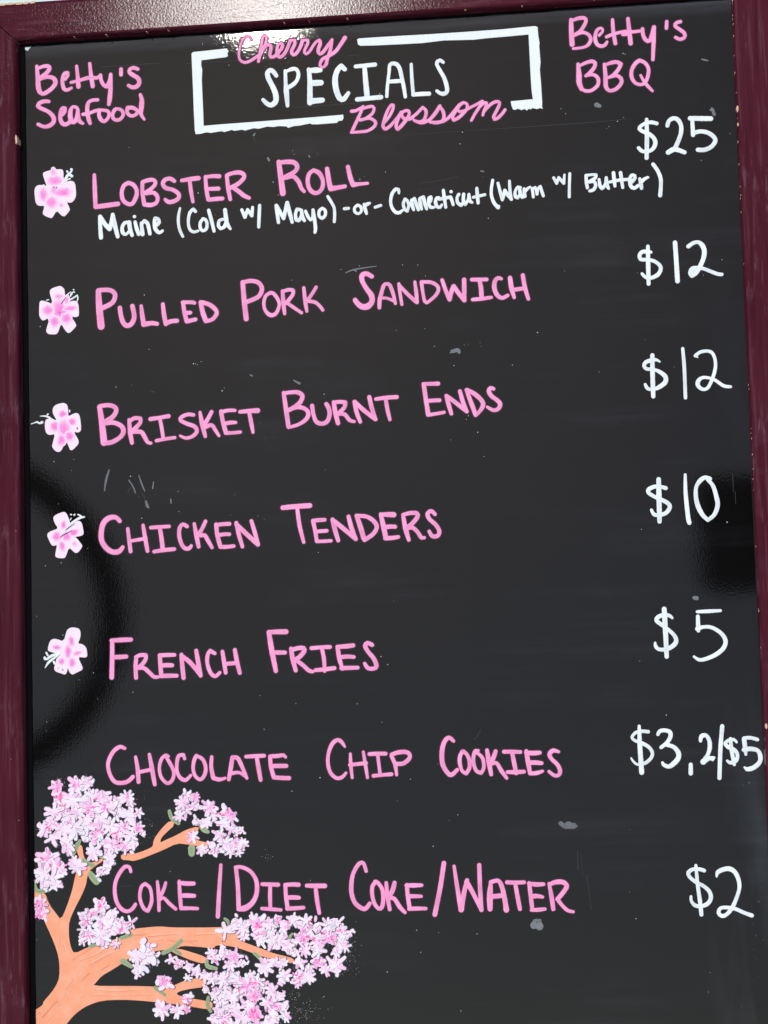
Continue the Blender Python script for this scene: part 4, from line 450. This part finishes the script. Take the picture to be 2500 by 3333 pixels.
def wine(name, along):
    """dark wine red gloss paint on wood, brushed along axis (0 = across the board, 2 = up it)"""
    m, nt, bs = mat(name)
    tc = nd(nt, 'ShaderNodeTexCoord')
    oc = tc.outputs['Object']
    st = [1.0, 1.0, 1.0]
    st[along] = 0.05
    big = noise(nt, oc, 9, detail=5)
    grain = noise(nt, oc, 260, tuple(st), detail=5, rough=.6)
    st2 = [1.0, 1.0, 1.0]
    st2[along] = 0.16
    worn = noise(nt, oc, 170, tuple(st2), detail=6, rough=.7)
    patch = noise(nt, oc, 14, detail=4, loc=(3.1, 0, 7.7))
    fleck = nd(nt, 'ShaderNodeTexVoronoi', feature='F1')
    fleck.inputs['Scale'].default_value = 160
    nt.links.new(oc, fleck.inputs['Vector'])
    sc = nd(nt, 'ShaderNodeSeparateColor')
    nt.links.new(fleck.outputs['Color'], sc.inputs[0])
    fl = mth(nt, 'MULTIPLY', ramp(nt, fleck.outputs['Distance'], .05, .1, 1, 0), ramp(nt, sc.outputs[0], .965, .975))
    base = mix(nt, big, (.054, .0075, .0165), (.086, .0155, .0275))
    base = mix(nt, ramp(nt, grain, .52, .66, 0, .45), base, (.030, .005, .011))
    base = mix(nt, ramp(nt, grain, .46, .36, 0, .35), base, (.15, .055, .075))
    w = mth(nt, 'MULTIPLY', ramp(nt, worn, .55, .72), ramp(nt, patch, .42, .62, .12, .95))
    base = mix(nt, mth(nt, 'MULTIPLY', w, .55), base, (.26, .15, .19))
    base = mix(nt, mth(nt, 'MULTIPLY', ramp(nt, patch, .6, .75), .22), base, (.20, .13, .19))
    base = mix(nt, fl, base, (.6, .42, .42))
    fine = noise(nt, oc, 560, detail=3)
    b = bump(nt, grain, .00006, 1.0)
    b = bump(nt, fine, .00005, 1.0, b)
    b = bump(nt, big, .0003, .2, b)
    lacquer(nt, base, ramp(nt, big, .3, .7, .12, .14), 1.11, b)
    return m


WINE_H = wine('wine_red_paint_across', 0)
WINE_V = wine('wine_red_paint_upright', 2)


def plain(name, a, b, scale, rough, bdist=.0, spec=.5):
    m, nt, bs = mat(name)
    tc = nd(nt, 'ShaderNodeTexCoord')
    n = noise(nt, tc.outputs['Object'], scale, detail=6)
    nt.links.new(mix(nt, n, a, b), bs.inputs['Base Color'])
    bs.inputs['Roughness'].default_value = rough
    bs.inputs['Specular IOR Level'].default_value = spec
    if bdist:
        nt.links.new(bump(nt, n, bdist), bs.inputs['Normal'])
    return m


GAP_SHADE = plain('gap_shade_black', (.002, .0015, .002), (.004, .003, .004), 60, .8, .0, .05)  # near black for the gap and its shadow at the panel edge
RAW = plain('bare_pale_wood', (.55, .33, .22), (.75, .55, .36), 120, .7, .0003)
BACK = plain('grey_primer', (.12, .12, .12), (.2, .2, .2), 20, .8)
CONC = plain('pavement_concrete', (.22, .21, .2), (.34, .33, .31), 9, .85, .002)
RUBBER = plain('black_rubber', (.006, .006, .006), (.012, .012, .012), 40, .7, .0003, .2)
IRON = plain('black_iron', (.005, .005, .006), (.011, .011, .011), 30, .5, .0002, .25)

# ------------------------------------------------------------------ the setting
g = bmesh.new()
bmesh.ops.create_grid(g, x_segments=1, y_segments=1, size=60)
me = bpy.data.meshes.new('pavement')
g.to_mesh(me)
g.free()
link('pavement', me, CONC, kind='structure')

# ------------------------------------------------------------------ the board
board = bpy.data.objects.new('menu_board', None)
C.objects.link(board)
tag(board, 'black menu board in a wine red frame, hand lettered in pink and white', 'menu board')
# board space: x = u, y = -h (towards the back), z = v; origin = inner top left corner on the face of the panel
FACE = 0.012
org = UP * TOP_V + NRM * (-FACE)
board.matrix_world = Matrix.Translation(Vector((0, 0, 0)))
holder = Matrix(((1, 0, 0, org.x), (0, -NRM.y, UP.y, org.y), (0, -NRM.z, UP.z, org.z), (0, 0, 0, 1)))
board.matrix_world = holder

U0, U1 = -0.0016, 0.5984        # inner edges of the frame
V0, V1 = 0.0, -0.93
RW = 0.0338                      # rail width
PTH = 0.006


def box(mb, u0, u1, v0, v1, h0, h1, col=(1, 1, 1)):
    v = [(u, vv, h) for h in (h0, h1) for vv in (v0, v1) for u in (u0, u1)]
    f = [(0, 2, 3, 1), (4, 5, 7, 6), (0, 1, 5, 4), (2, 6, 7, 3), (0, 4, 6, 2), (1, 3, 7, 5)]
    mb.add(v, f, col)


mb = MB()
box(mb, U0 - .008, U1 + .008, V1 - .008, V0 + .008, -PTH, 0)
panel = link('chalkboard_panel', mb.mesh('chalkboard_panel', False), BLACK, board)


def rail(name, ends, m):
    """ends: for each profile offset t (0 = inner edge, 1 = outer edge) the two end points; mitred"""
    rng = random.Random(name)
    prof = [(0.0, -0.0095), (0.0, 0.4), (.03, .82), (.06, .95), (.10, 1.0), (.9, 1.0), (.97, .93), (1.0, .8), (1.0, -1.4)]
    mb = MB()
    N = 60
    verts, faces = [], []
    for i in range(N + 1):
        s = i / N
        wob = 0.00035 * math.sin(i * .31 + len(name)) + 0.00018 * math.sin(i * .97 + 2)
        for t, h in prof:
            a, b = ends(t)
            verts.append((a[0] + (b[0] - a[0]) * s, a[1] + (b[1] - a[1]) * s, h * FACE))
    P = len(prof)
    for i in range(N):
        for k in range(P - 1):
            a = i * P + k
            faces.append((a, a + 1, a + P + 1, a + P))
        faces.append((i * P, (i + 1) * P, (i + 1) * P + P - 1, i * P + P - 1))
    faces.append(tuple(range(P)))
    faces.append(tuple(N * P + k for k in reversed(range(P))))
    mb.add(verts, faces, (1, 1, 1))
    me = mb.mesh(name, False)
    bm = bmesh.new()
    bm.from_mesh(me)
    bmesh.ops.recalc_face_normals(bm, faces=bm.faces)
    bm.to_mesh(me)
    bm.free()
    return link(name, me, m, board)


g_ = .00045     # open mitre joint
top_rail = rail('top_rail', lambda t: ((U0 - t * RW + g_, V0 + t * RW), (U1 + t * RW - g_, V0 + t * RW)), WINE_H)
bottom_rail = rail('bottom_rail', lambda t: ((U0 - t * RW + g_, V1 - t * RW * 1.3), (U1 + t * RW - g_, V1 - t * RW * 1.3)), WINE_H)
left_stile = rail('left_stile', lambda t: ((U0 - t * RW, V0 + t * RW - g_), (U0 - t * RW, V1 - t * RW * 1.3 + g_)), WINE_V)
right_stile = rail('right_stile', lambda t: ((U1 + t * RW, V0 + t * RW - g_), (U1 + t * RW, V1 - t * RW * 1.3 + g_)), WINE_V)
# black strip standing in for the shadowed gap at the panel edge, beside the left stile and below the top rail
mb = MB()
rngl = random.Random(5)


def strip(pts):
    verts, faces = [], []
    for i, (a, b) in enumerate(pts):
        verts += [(a[0], a[1], .0016), (b[0], b[1], .0012), (b[0], b[1], 0.0)]
    for i in range(len(pts) - 1):
        faces += [(i * 3, i * 3 + 1, i * 3 + 4, i * 3 + 3), (i * 3 + 1, i * 3 + 2, i * 3 + 5, i * 3 + 4)]
    mb.add(verts, faces, (1, 1, 1))


strip([((U0, V0 + (V1 - V0) * i / 80), (U0 + .0042 + rngl.uniform(-.0002, .0002), V0 + (V1 - V0) * i / 80)) for i in range(81)])
strip([((U0 + (U1 - U0) * i / 80, V0), (U0 + (U1 - U0) * i / 80, V0 - .0014 + rngl.uniform(-.0006, .0005))) for i in range(81)])
link('gap_shade_strip', mb.mesh('gap_shade_strip', False), GAP_SHADE, board)

# feet of the front frame and the hinged rear frame
mb = MB()
footv = -TOP_V
for name, u in (('front_leg', U0 - RW), ('front_leg', U1)):
    mb = MB()
    box(mb, u + .0005, u + RW - .0005, footv + .004, V1 - RW * 1.3 - .0002, -.016, FACE * .95)
    link(name, mb.mesh('front_leg', False), WINE_V, board)
mb = MB()
box(mb, U0 - RW * .93, U1 + RW * .93, V1 - RW, V0 + RW * .93, -.0185, -.0165)
link('backing_sheet', mb.mesh('backing_sheet', False), BACK, board)
# rear legs splay backwards from a hinge near the top
for u in (U0 - RW + .002, U1 + .002):
    mb = MB()
    a = Vector((0, -.03, -.03))            # (u unused, v, h)
    # foot on the ground: solve in world space
    hv, hh = .01, -.035
    world_h = holder @ Vector((u, -hh, hv))
    foot = Vector((world_h.x, world_h.y + .42, .004))
    inv = holder.inverted()
    lf = inv @ foot
    top = Vector((u, -hh, hv))
    d = (lf - top).normalized()
    n = Vector((1, 0, 0)).cross(d).normalized()
    vs = []
    for p in (top, lf):
        for sx_ in (0, RW - .004):
            for sn in (-.009, .009):
                q = p + Vector((sx_, 0, 0)) + n * sn
                vs.append((q.x, q.z, -q.y))
    mb.add(vs, [(0, 1, 3, 2), (4, 6, 7, 5), (0, 4, 5, 1), (2, 3, 7, 6), (0, 2, 6, 4), (1, 5, 7, 3)], (1, 1, 1))
    link('rear_leg', mb.mesh('rear_leg', False), WINE_V, board)
    mb = MB()
    box(mb, u + .005, u + .022, -.02, .024, -.036, -.0187)
    link('hinge', mb.mesh('hinge', False), IRON, board)

# chips where the wine paint has come off the frame
rng = random.Random(3)


def chip(u, v, a, b, h, side=0):
    mb = MB()
    K = 9
    pts = []
    for k in range(K):
        t = 2 * math.pi * k / K
        r = rng.uniform(.7, 1.15)
        pts.append((u + math.cos(t) * a * r, v + math.sin(t) * b * r))
    poly(mb, pts, (1, 1, 1), h, edge=.0001)
    link('paint_chip', mb.mesh('paint_chip', False), RAW, board)


for u, a in ((-.0255, .0016), (-.019, .0025), (-.0135, .003), (-.006, .0036), (.001, .003), (.0075, .0022), (.0135, .002)):
    chip(u, V0 + RW - .0012, a * 1.3, rng.uniform(.0006, .0013), FACE + .0005)
chip(U0 - .0007, -.0855, .0010, .0046, FACE * 1.02)
chip(U1 + .0012, -.0975, .0010, .0028, FACE * 1.03)
chip(U1 + .0010, -.110, .0007, .0014, FACE * 1.03)
chip(U1 + .0024, -.595, .0011, .0022, FACE * 1.03)
for i in range(30):
    v = -.006 - rng.random() ** 1.2 * .6
    chip(U1 + rng.uniform(.0003, .0011), v, rng.uniform(.00012, .0003), rng.uniform(.0002, .0009), FACE * 1.025)
for i in range(9):
    u = rng.uniform(.02, .59)
    chip(u, V0 + rng.uniform(.0004, .0009), rng.uniform(.0003, .0009), rng.uniform(.0001, .0003), FACE * .98)

# ------------------------------------------------------------------ lettering and drawings on the panel
WHITE = (.80, .86, .88)
PINK = (.91, .335, .60)
PALE = (.90, .74, .86)
MAG = (.90, .24, .66)
HOT = (.82, .13, .38)
HALO = (.040, .008, .030)
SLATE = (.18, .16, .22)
ORANGE = (.93, .385, .23)
BARK = (.68, .26, .17)
GREEN = (.33, .42, .25)
GREY = (.15, .165, .18)

TEXT = {
    'BettysSeafood': 'pink handwritten heading at the left',
    'Cherry': 'pink script word above the white heading',
    'SPECIALS': 'white capital heading inside the bracket',
    'Blossom': 'pink script word below the white heading',
    'BettysBBQ': 'pink handwritten heading at the right',
    'LobsterRoll': 'pink lettering of the lobster roll line',
    'LobsterDetail': 'small white handwriting under the lobster roll line',
    'PulledPork': 'pink lettering of the pulled pork sandwich line',
    'Brisket': 'pink lettering of the brisket burnt ends line',
    'ChickenTenders': 'pink lettering of the chicken tenders line',
    'FrenchFries': 'pink lettering of the french fries line',
    'ChocolateChipCookies': 'pink lettering of the chocolate chip cookies line',
    'CokeWater': 'pink lettering of the drinks line',
    'price25': 'white price $25', 'price12a': 'white price $12 beside the pulled pork line',
    'price12b': 'white price $12 beside the brisket line', 'price10': 'white price $10',
    'price5': 'white price $5', 'price35': 'white price $3, 2/$5', 'price2': 'white price $2',
}


def jit(c, r, a):
    k = 1 + r.uniform(-a, a)
    return tuple(min(1, x * k) for x in c)


for name, (colour, strokes) in LINES.items():
    r = random.Random(name)
    kind = 'price' if name.startswith('price') else 'lettering'
    order = sorted(strokes, key=lambda q: min(q[0::3]))
    groups, reach = [], -1e9
    for s in order:
        if min(s[0::3]) - reach > 620:
            groups.append([])
        groups[-1].append(s)
        reach = max(reach, max(s[0::3]))
    for grp in groups:
      mb = MB()
      for s in grp:
        i = strokes.index(s)
        hh = .00020 + .00001 * (i % 7)
        c = jit(PINK if colour == 'pink' else WHITE, r, .025)
        if colour == 'pink':
            stroke(mb, s, HALO, h=.00004, z0=.00001 * (i % 5), grow=.00075)
        stroke(mb, s, c, h=hh, z0=.00006, rng=r)
      link(kind, mb.mesh(kind), PAINT, panel, label=TEXT[name])

for i, b in enumerate(BRACKETS):
    mb = MB()
    poly(mb, pairs(b), WHITE, .00022, edge=.0002)
    link('bracket', mb.mesh('bracket', False), PAINT, panel)

for fi, F in enumerate(FLOWERS):
    r = random.Random(fi)
    mb = MB()
    pts = pairs(F['O'])
    cxm = sum(p[0] for p in pts) / len(pts)
    cym = sum(p[1] for p in pts) / len(pts)
    poly(mb, [(p[0], p[1]) for p in pts], PALE, .00018, smooth=1, edge=.0002)
    mb2 = MB()
    for k, (x, y, rx, ry, rot, a) in enumerate(F['B']):
        cin = tuple(PALE[j] + (MAG[j] - PALE[j]) * min(1.1, a * 1.0) for j in range(3))
        blotch(mb, x * MM, y * MM, rx * MM * 1.4, ry * MM * 1.4, math.radians(-rot), cin, PALE, .00024 + .00003 * k, r)
        for _ in range(2):
            aa, dd = r.uniform(0, 6.28), r.uniform(0, .35)
            q = (x * MM + math.cos(aa) * rx * MM * dd, y * MM + math.sin(aa) * ry * MM * dd)
            b2 = r.uniform(-.6, .6) + (1.57 if ry > rx else 0)
            ll = max(rx, ry) * MM * r.uniform(.25, .6)
            ribbon(mb, [(q[0], q[1], .0007), (q[0] + math.cos(b2) * ll, q[1] + math.sin(b2) * ll, .0004)], jit((.88, .28, .62), r, .08), .00003, .00048 + .00001 * k)
    for k, s in enumerate(F['W']):
        stroke(mb, s, WHITE, h=.0003 + .00002 * k, z0=.0002)
    for k, s in enumerate(F['D']):
        stroke(mb, s, (.10, .03, .09), h=.0001, z0=.0006 + .00002 * k)
    link('flower', mb.mesh('flower'), PAINT, panel)

# cherry tree: orange branches
r = random.Random(77)
for i, o in enumerate(TREE['O']):
    mb = MB()
    poly(mb, pairs(o), ORANGE, .00014 + .00004 * i, smooth=1, edge=.0002)
    if i == 0:
        for k, s in enumerate(TREE['K']):
            lt = [q + (int(r.uniform(30, 120)) if j % 3 < 2 else q * 3) for j, q in enumerate(s)]
            stroke(mb, lt, jit(r.choice(((.95, .47, .31), (.90, .34, .19))), r, .05), h=.00004, z0=.000148 + .000002 * k)
            s = [int(q * 1.5) if j % 3 == 2 else q for j, q in enumerate(s)]
            stroke(mb, s, jit(BARK, r, .2), h=.00006, z0=.00015 + .000003 * k)
        # lighter brush strokes along the limbs
    link('branch', mb.mesh('branch', False), PAINT, panel)
for i, s in enumerate(TREE['G']):
    mb = MB()
    stroke(mb, s, jit(GREEN, r, .12), h=.00012, z0=.00030 + .00001 * i)
    q = list(s)
    for k in range(2, len(q), 3):
        q[k] = int(q[k] * .35)
    stroke(mb, q, jit((.25, .34, .17), r, .1), h=.00008, z0=.00042 + .00001 * i)
    link('leaf', mb.mesh('leaf'), PAINT, panel)
# blossoms: five or more short dabs round a centre
for i, (x, y, rad, kind) in enumerate(TREE['B']):
    mb = MB()
    x, y, rad = x * MM, y * MM, rad * MM * 1.1
    n = r.choice((5, 6, 7, 8, 9))
    a0 = r.uniform(0, 6.28)
    z = .00045 + .00012 * (i % 9) + r.uniform(0, .00004)
    if kind != 0 or i % 3:
        blotch(mb, x, y, rad * .6, rad * .6, a0, PALE, PALE, z - .00005, r)
    for k in range(n):
        a = a0 + 2 * math.pi * k / n + r.uniform(-.22, .22)
        L = rad * r.uniform(.78, 1.12)
        w = rad * r.uniform(.34, .54)
        L = max(L - w * .35, w * .3)
        bend = r.uniform(-.2, .2)
        if i % 3 == 1 and r.random() < .8:      # loose scribbled dabs instead of a tidy star
            dx_, dy_ = r.gauss(0, .38) * rad, r.gauss(0, .38) * rad
            L *= r.uniform(.35, .75)
        else:
            dx_ = dy_ = 0.0
        p = [(x + math.cos(a) * rad * .08, y + math.sin(a) * rad * .08, w * .8),
             (x + math.cos(a + bend * .5) * L * .6, y + math.sin(a + bend * .5) * L * .6, w * 1.05),
             (x + math.cos(a + bend) * L, y + math.sin(a + bend) * L, w * .85)]
        p = [(q[0] + dx_, q[1] + dy_, q[2]) for q in p]
        tone = r.choice((PALE, PALE, (.84, .80, .90), (.90, .70, .84), (.88, .56, .78)))
        if kind == 2 and r.random() < .5:
            tone = (.86, .48, .72)
        c = jit(tone, r, .05)
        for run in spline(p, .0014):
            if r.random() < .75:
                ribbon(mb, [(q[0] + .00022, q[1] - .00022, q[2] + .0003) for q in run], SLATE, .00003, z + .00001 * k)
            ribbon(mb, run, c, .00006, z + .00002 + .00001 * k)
    zt = z + .00012
    if kind == 2 or (kind == 1 and r.random() < .7):
        q = .62 if kind == 2 else .34
        blotch(mb, x + r.uniform(-.1, .1) * rad, y + r.uniform(-.1, .1) * rad, rad * q, rad * q * r.uniform(.6, 1), r.uniform(0, 3), r.choice(((.88, .34, .68), (.90, .22, .56))), (.88, .60, .80), zt, r)
        zt += .00004
    if kind:
        for k in range(r.randint(4, 7) + kind * 4):
            a, d = r.uniform(0, 6.28), rad * r.uniform(0, .6)
            cx_, cy_ = x + math.cos(a) * d, y + math.sin(a) * d
            l = rad * r.uniform(.08, .26)
            b = a + r.uniform(-.5, .5)
            c = r.choice(((.90, .22, .56), (.88, .36, .72), (.90, .45, .74), (.84, .13, .36)))
            ribbon(mb, [(cx_, cy_, rad * .20), (cx_ + math.cos(b) * l, cy_ + math.sin(b) * l, rad * .15)], c, .00004, zt + .00001 * k)
    for k in range(r.randint(3, 6)):
        a, d = r.uniform(0, 6.28), rad * r.uniform(.15, .7)
        cx_, cy_ = x + math.cos(a) * d, y + math.sin(a) * d
        l = rad * r.uniform(.2, .5)
        ribbon(mb, [(cx_, cy_, rad * .04), (cx_ + math.cos(a) * l, cy_ + math.sin(a) * l, rad * .03)], (.22, .17, .26), .00003, zt + .0001 + .00001 * k)
    link('blossom', mb.mesh('blossom'), PAINT, panel)

# dry specks and scuffs
mb = MB()
for i, s in enumerate(MARKS['S']):
    thin = max(s[2::3]) < 80
    stroke(mb, s, jit((.026, .028, .031) if thin else GREY, r, .25), h=.00003, z0=.00002 + .000001 * i, rng=random.Random(i), step=.0006)
link('scuff_marks', mb.mesh('scuff_marks'), PAINT, panel, kind='stuff')
mb = MB()
poly(mb, pairs(MARKS['C']), (.62, .70, .76), .0003, edge=.0001)
link('paint_dab', mb.mesh('paint_dab', False), PAINT, panel)
mb = MB()


def dot(u, v, rad, col, h=.00008):
    K = 7
    ring = [(u + math.cos(6.283 * k / K) * rad * r.uniform(.6, 1.2), v + math.sin(6.283 * k / K) * rad * r.uniform(.6, 1.2), .00001) for k in range(K)]
    mb.add([(u, v, h)] + ring, [(0, 1 + k, 1 + (k + 1) % K) for k in range(K)], col)


for u, v in pairs(MARKS['T']):
    dot(u, v, r.uniform(.00022, .00055), jit((.42, .42, .41), r, .45))
for u, v in pairs(MARKS['V']):
    dot(u, v, r.uniform(.0003, .0009), jit((.04, .04, .046), r, .4))
# dry brush flecks at the rims of the blossom clusters
for (cu, cv, su, sv, n) in SPRAY:
    for k in range(n):
        dot(cu + r.gauss(0, su), cv + r.gauss(0, sv), r.uniform(.0001, .0003), jit((.45, .43, .45), r, .4), .00005)
link('paint_flecks', mb.mesh('paint_flecks'), PAINT, panel, kind='stuff')


# ------------------------------------------------------------------ invented shapes behind the camera, added for dark reflections in the panel
def torus(R, rr, n=64, m=14):
    v, f = [], []
    for i in range(n):
        a = 2 * math.pi * i / n
        for j in range(m):
            b = 2 * math.pi * j / m
            q = R + rr * math.cos(b)
            v.append((q * math.cos(a), rr * math.sin(b), q * math.sin(a)))
    for i in range(n):
        for j in range(m):
            f.append((i * m + j, i * m + (j + 1) % m, ((i + 1) % n) * m + (j + 1) % m, ((i + 1) % n) * m + j))
    me = bpy.data.meshes.new('rim')
    me.from_pydata(v, [], f)
    me.polygons.foreach_set('use_smooth', [True] * len(f))
    return me


def tube(a, b, rad, n=16):
    a, b = Vector(a), Vector(b)
    d = (b - a).normalized()
    s = d.orthogonal().normalized()
    t = d.cross(s)
    v = []
    for p in (a, b):
        for i in range(n):
            q = 2 * math.pi * i / n
            v.append(tuple(p + s * math.cos(q) * rad + t * math.sin(q) * rad))
    f = [(i, (i + 1) % n, n + (i + 1) % n, n + i) for i in range(n)] + [tuple(range(n))[::-1], tuple(range(n, 2 * n))]
    me = bpy.data.meshes.new('post')
    me.from_pydata(v, [], f)
    return me


RC = Vector((-0.71910, -1.46322, 1.22491))
hoop = bpy.data.objects.new('added_reflection_hoop', None)  # made-up hoop out of view; its mirror image gives the dark arc
C.objects.link(hoop)
hoop.location = (RC.x, RC.y, 0)
hoop.rotation_euler = (0, 0, math.radians(-20))
tag(hoop, 'thick black hoop on a post, mirrored as the dark arc at the panel left', 'reflection helper')
o = link('rim', torus(.336, .027), RUBBER, hoop)
o.location = (0, 0, RC.z)
o.rotation_euler = (math.radians(14), 0, 0)
link('post', tube((0, 0, 0), (0, .08, RC.z - .33), .018), IRON, hoop)
link('foot', tube((0, 0, .001), (0, 0, .02), .16, 32), IRON, hoop)

SP = Vector((0.68133, -1.63538, 1.36741))
sg = bpy.data.objects.new('added_reflection_plate', None)  # made-up plate out of view, there only for its dark reflection
C.objects.link(sg)
sg.location = (SP.x + .17, SP.y, 0)
tag(sg, 'unseen black plate on a post, added to mirror as the dark patch beside $10', 'sign')
bm = bmesh.new()
bmesh.ops.create_cube(bm, size=1)
bmesh.ops.scale(bm, vec=(.20, .02, .205), verts=bm.verts)
bmesh.ops.bevel(bm, geom=[e for e in bm.edges if abs((e.verts[0].co - e.verts[1].co).y) > .01], offset=.028, segments=8, profile=.5, affect='EDGES')
me = bpy.data.meshes.new('mirrored_plate')
bm.to_mesh(me)
bm.free()
o = link('mirrored_plate', me, IRON, sg)
o.location = (-.17 + .012, 0, SP.z)
link('post', tube((-.045, 0, 0), (-.045, 0, SP.z + .12), .012), IRON, sg)
link('foot', tube((-.045, 0, .001), (-.045, 0, .02), .14, 32), IRON, sg)
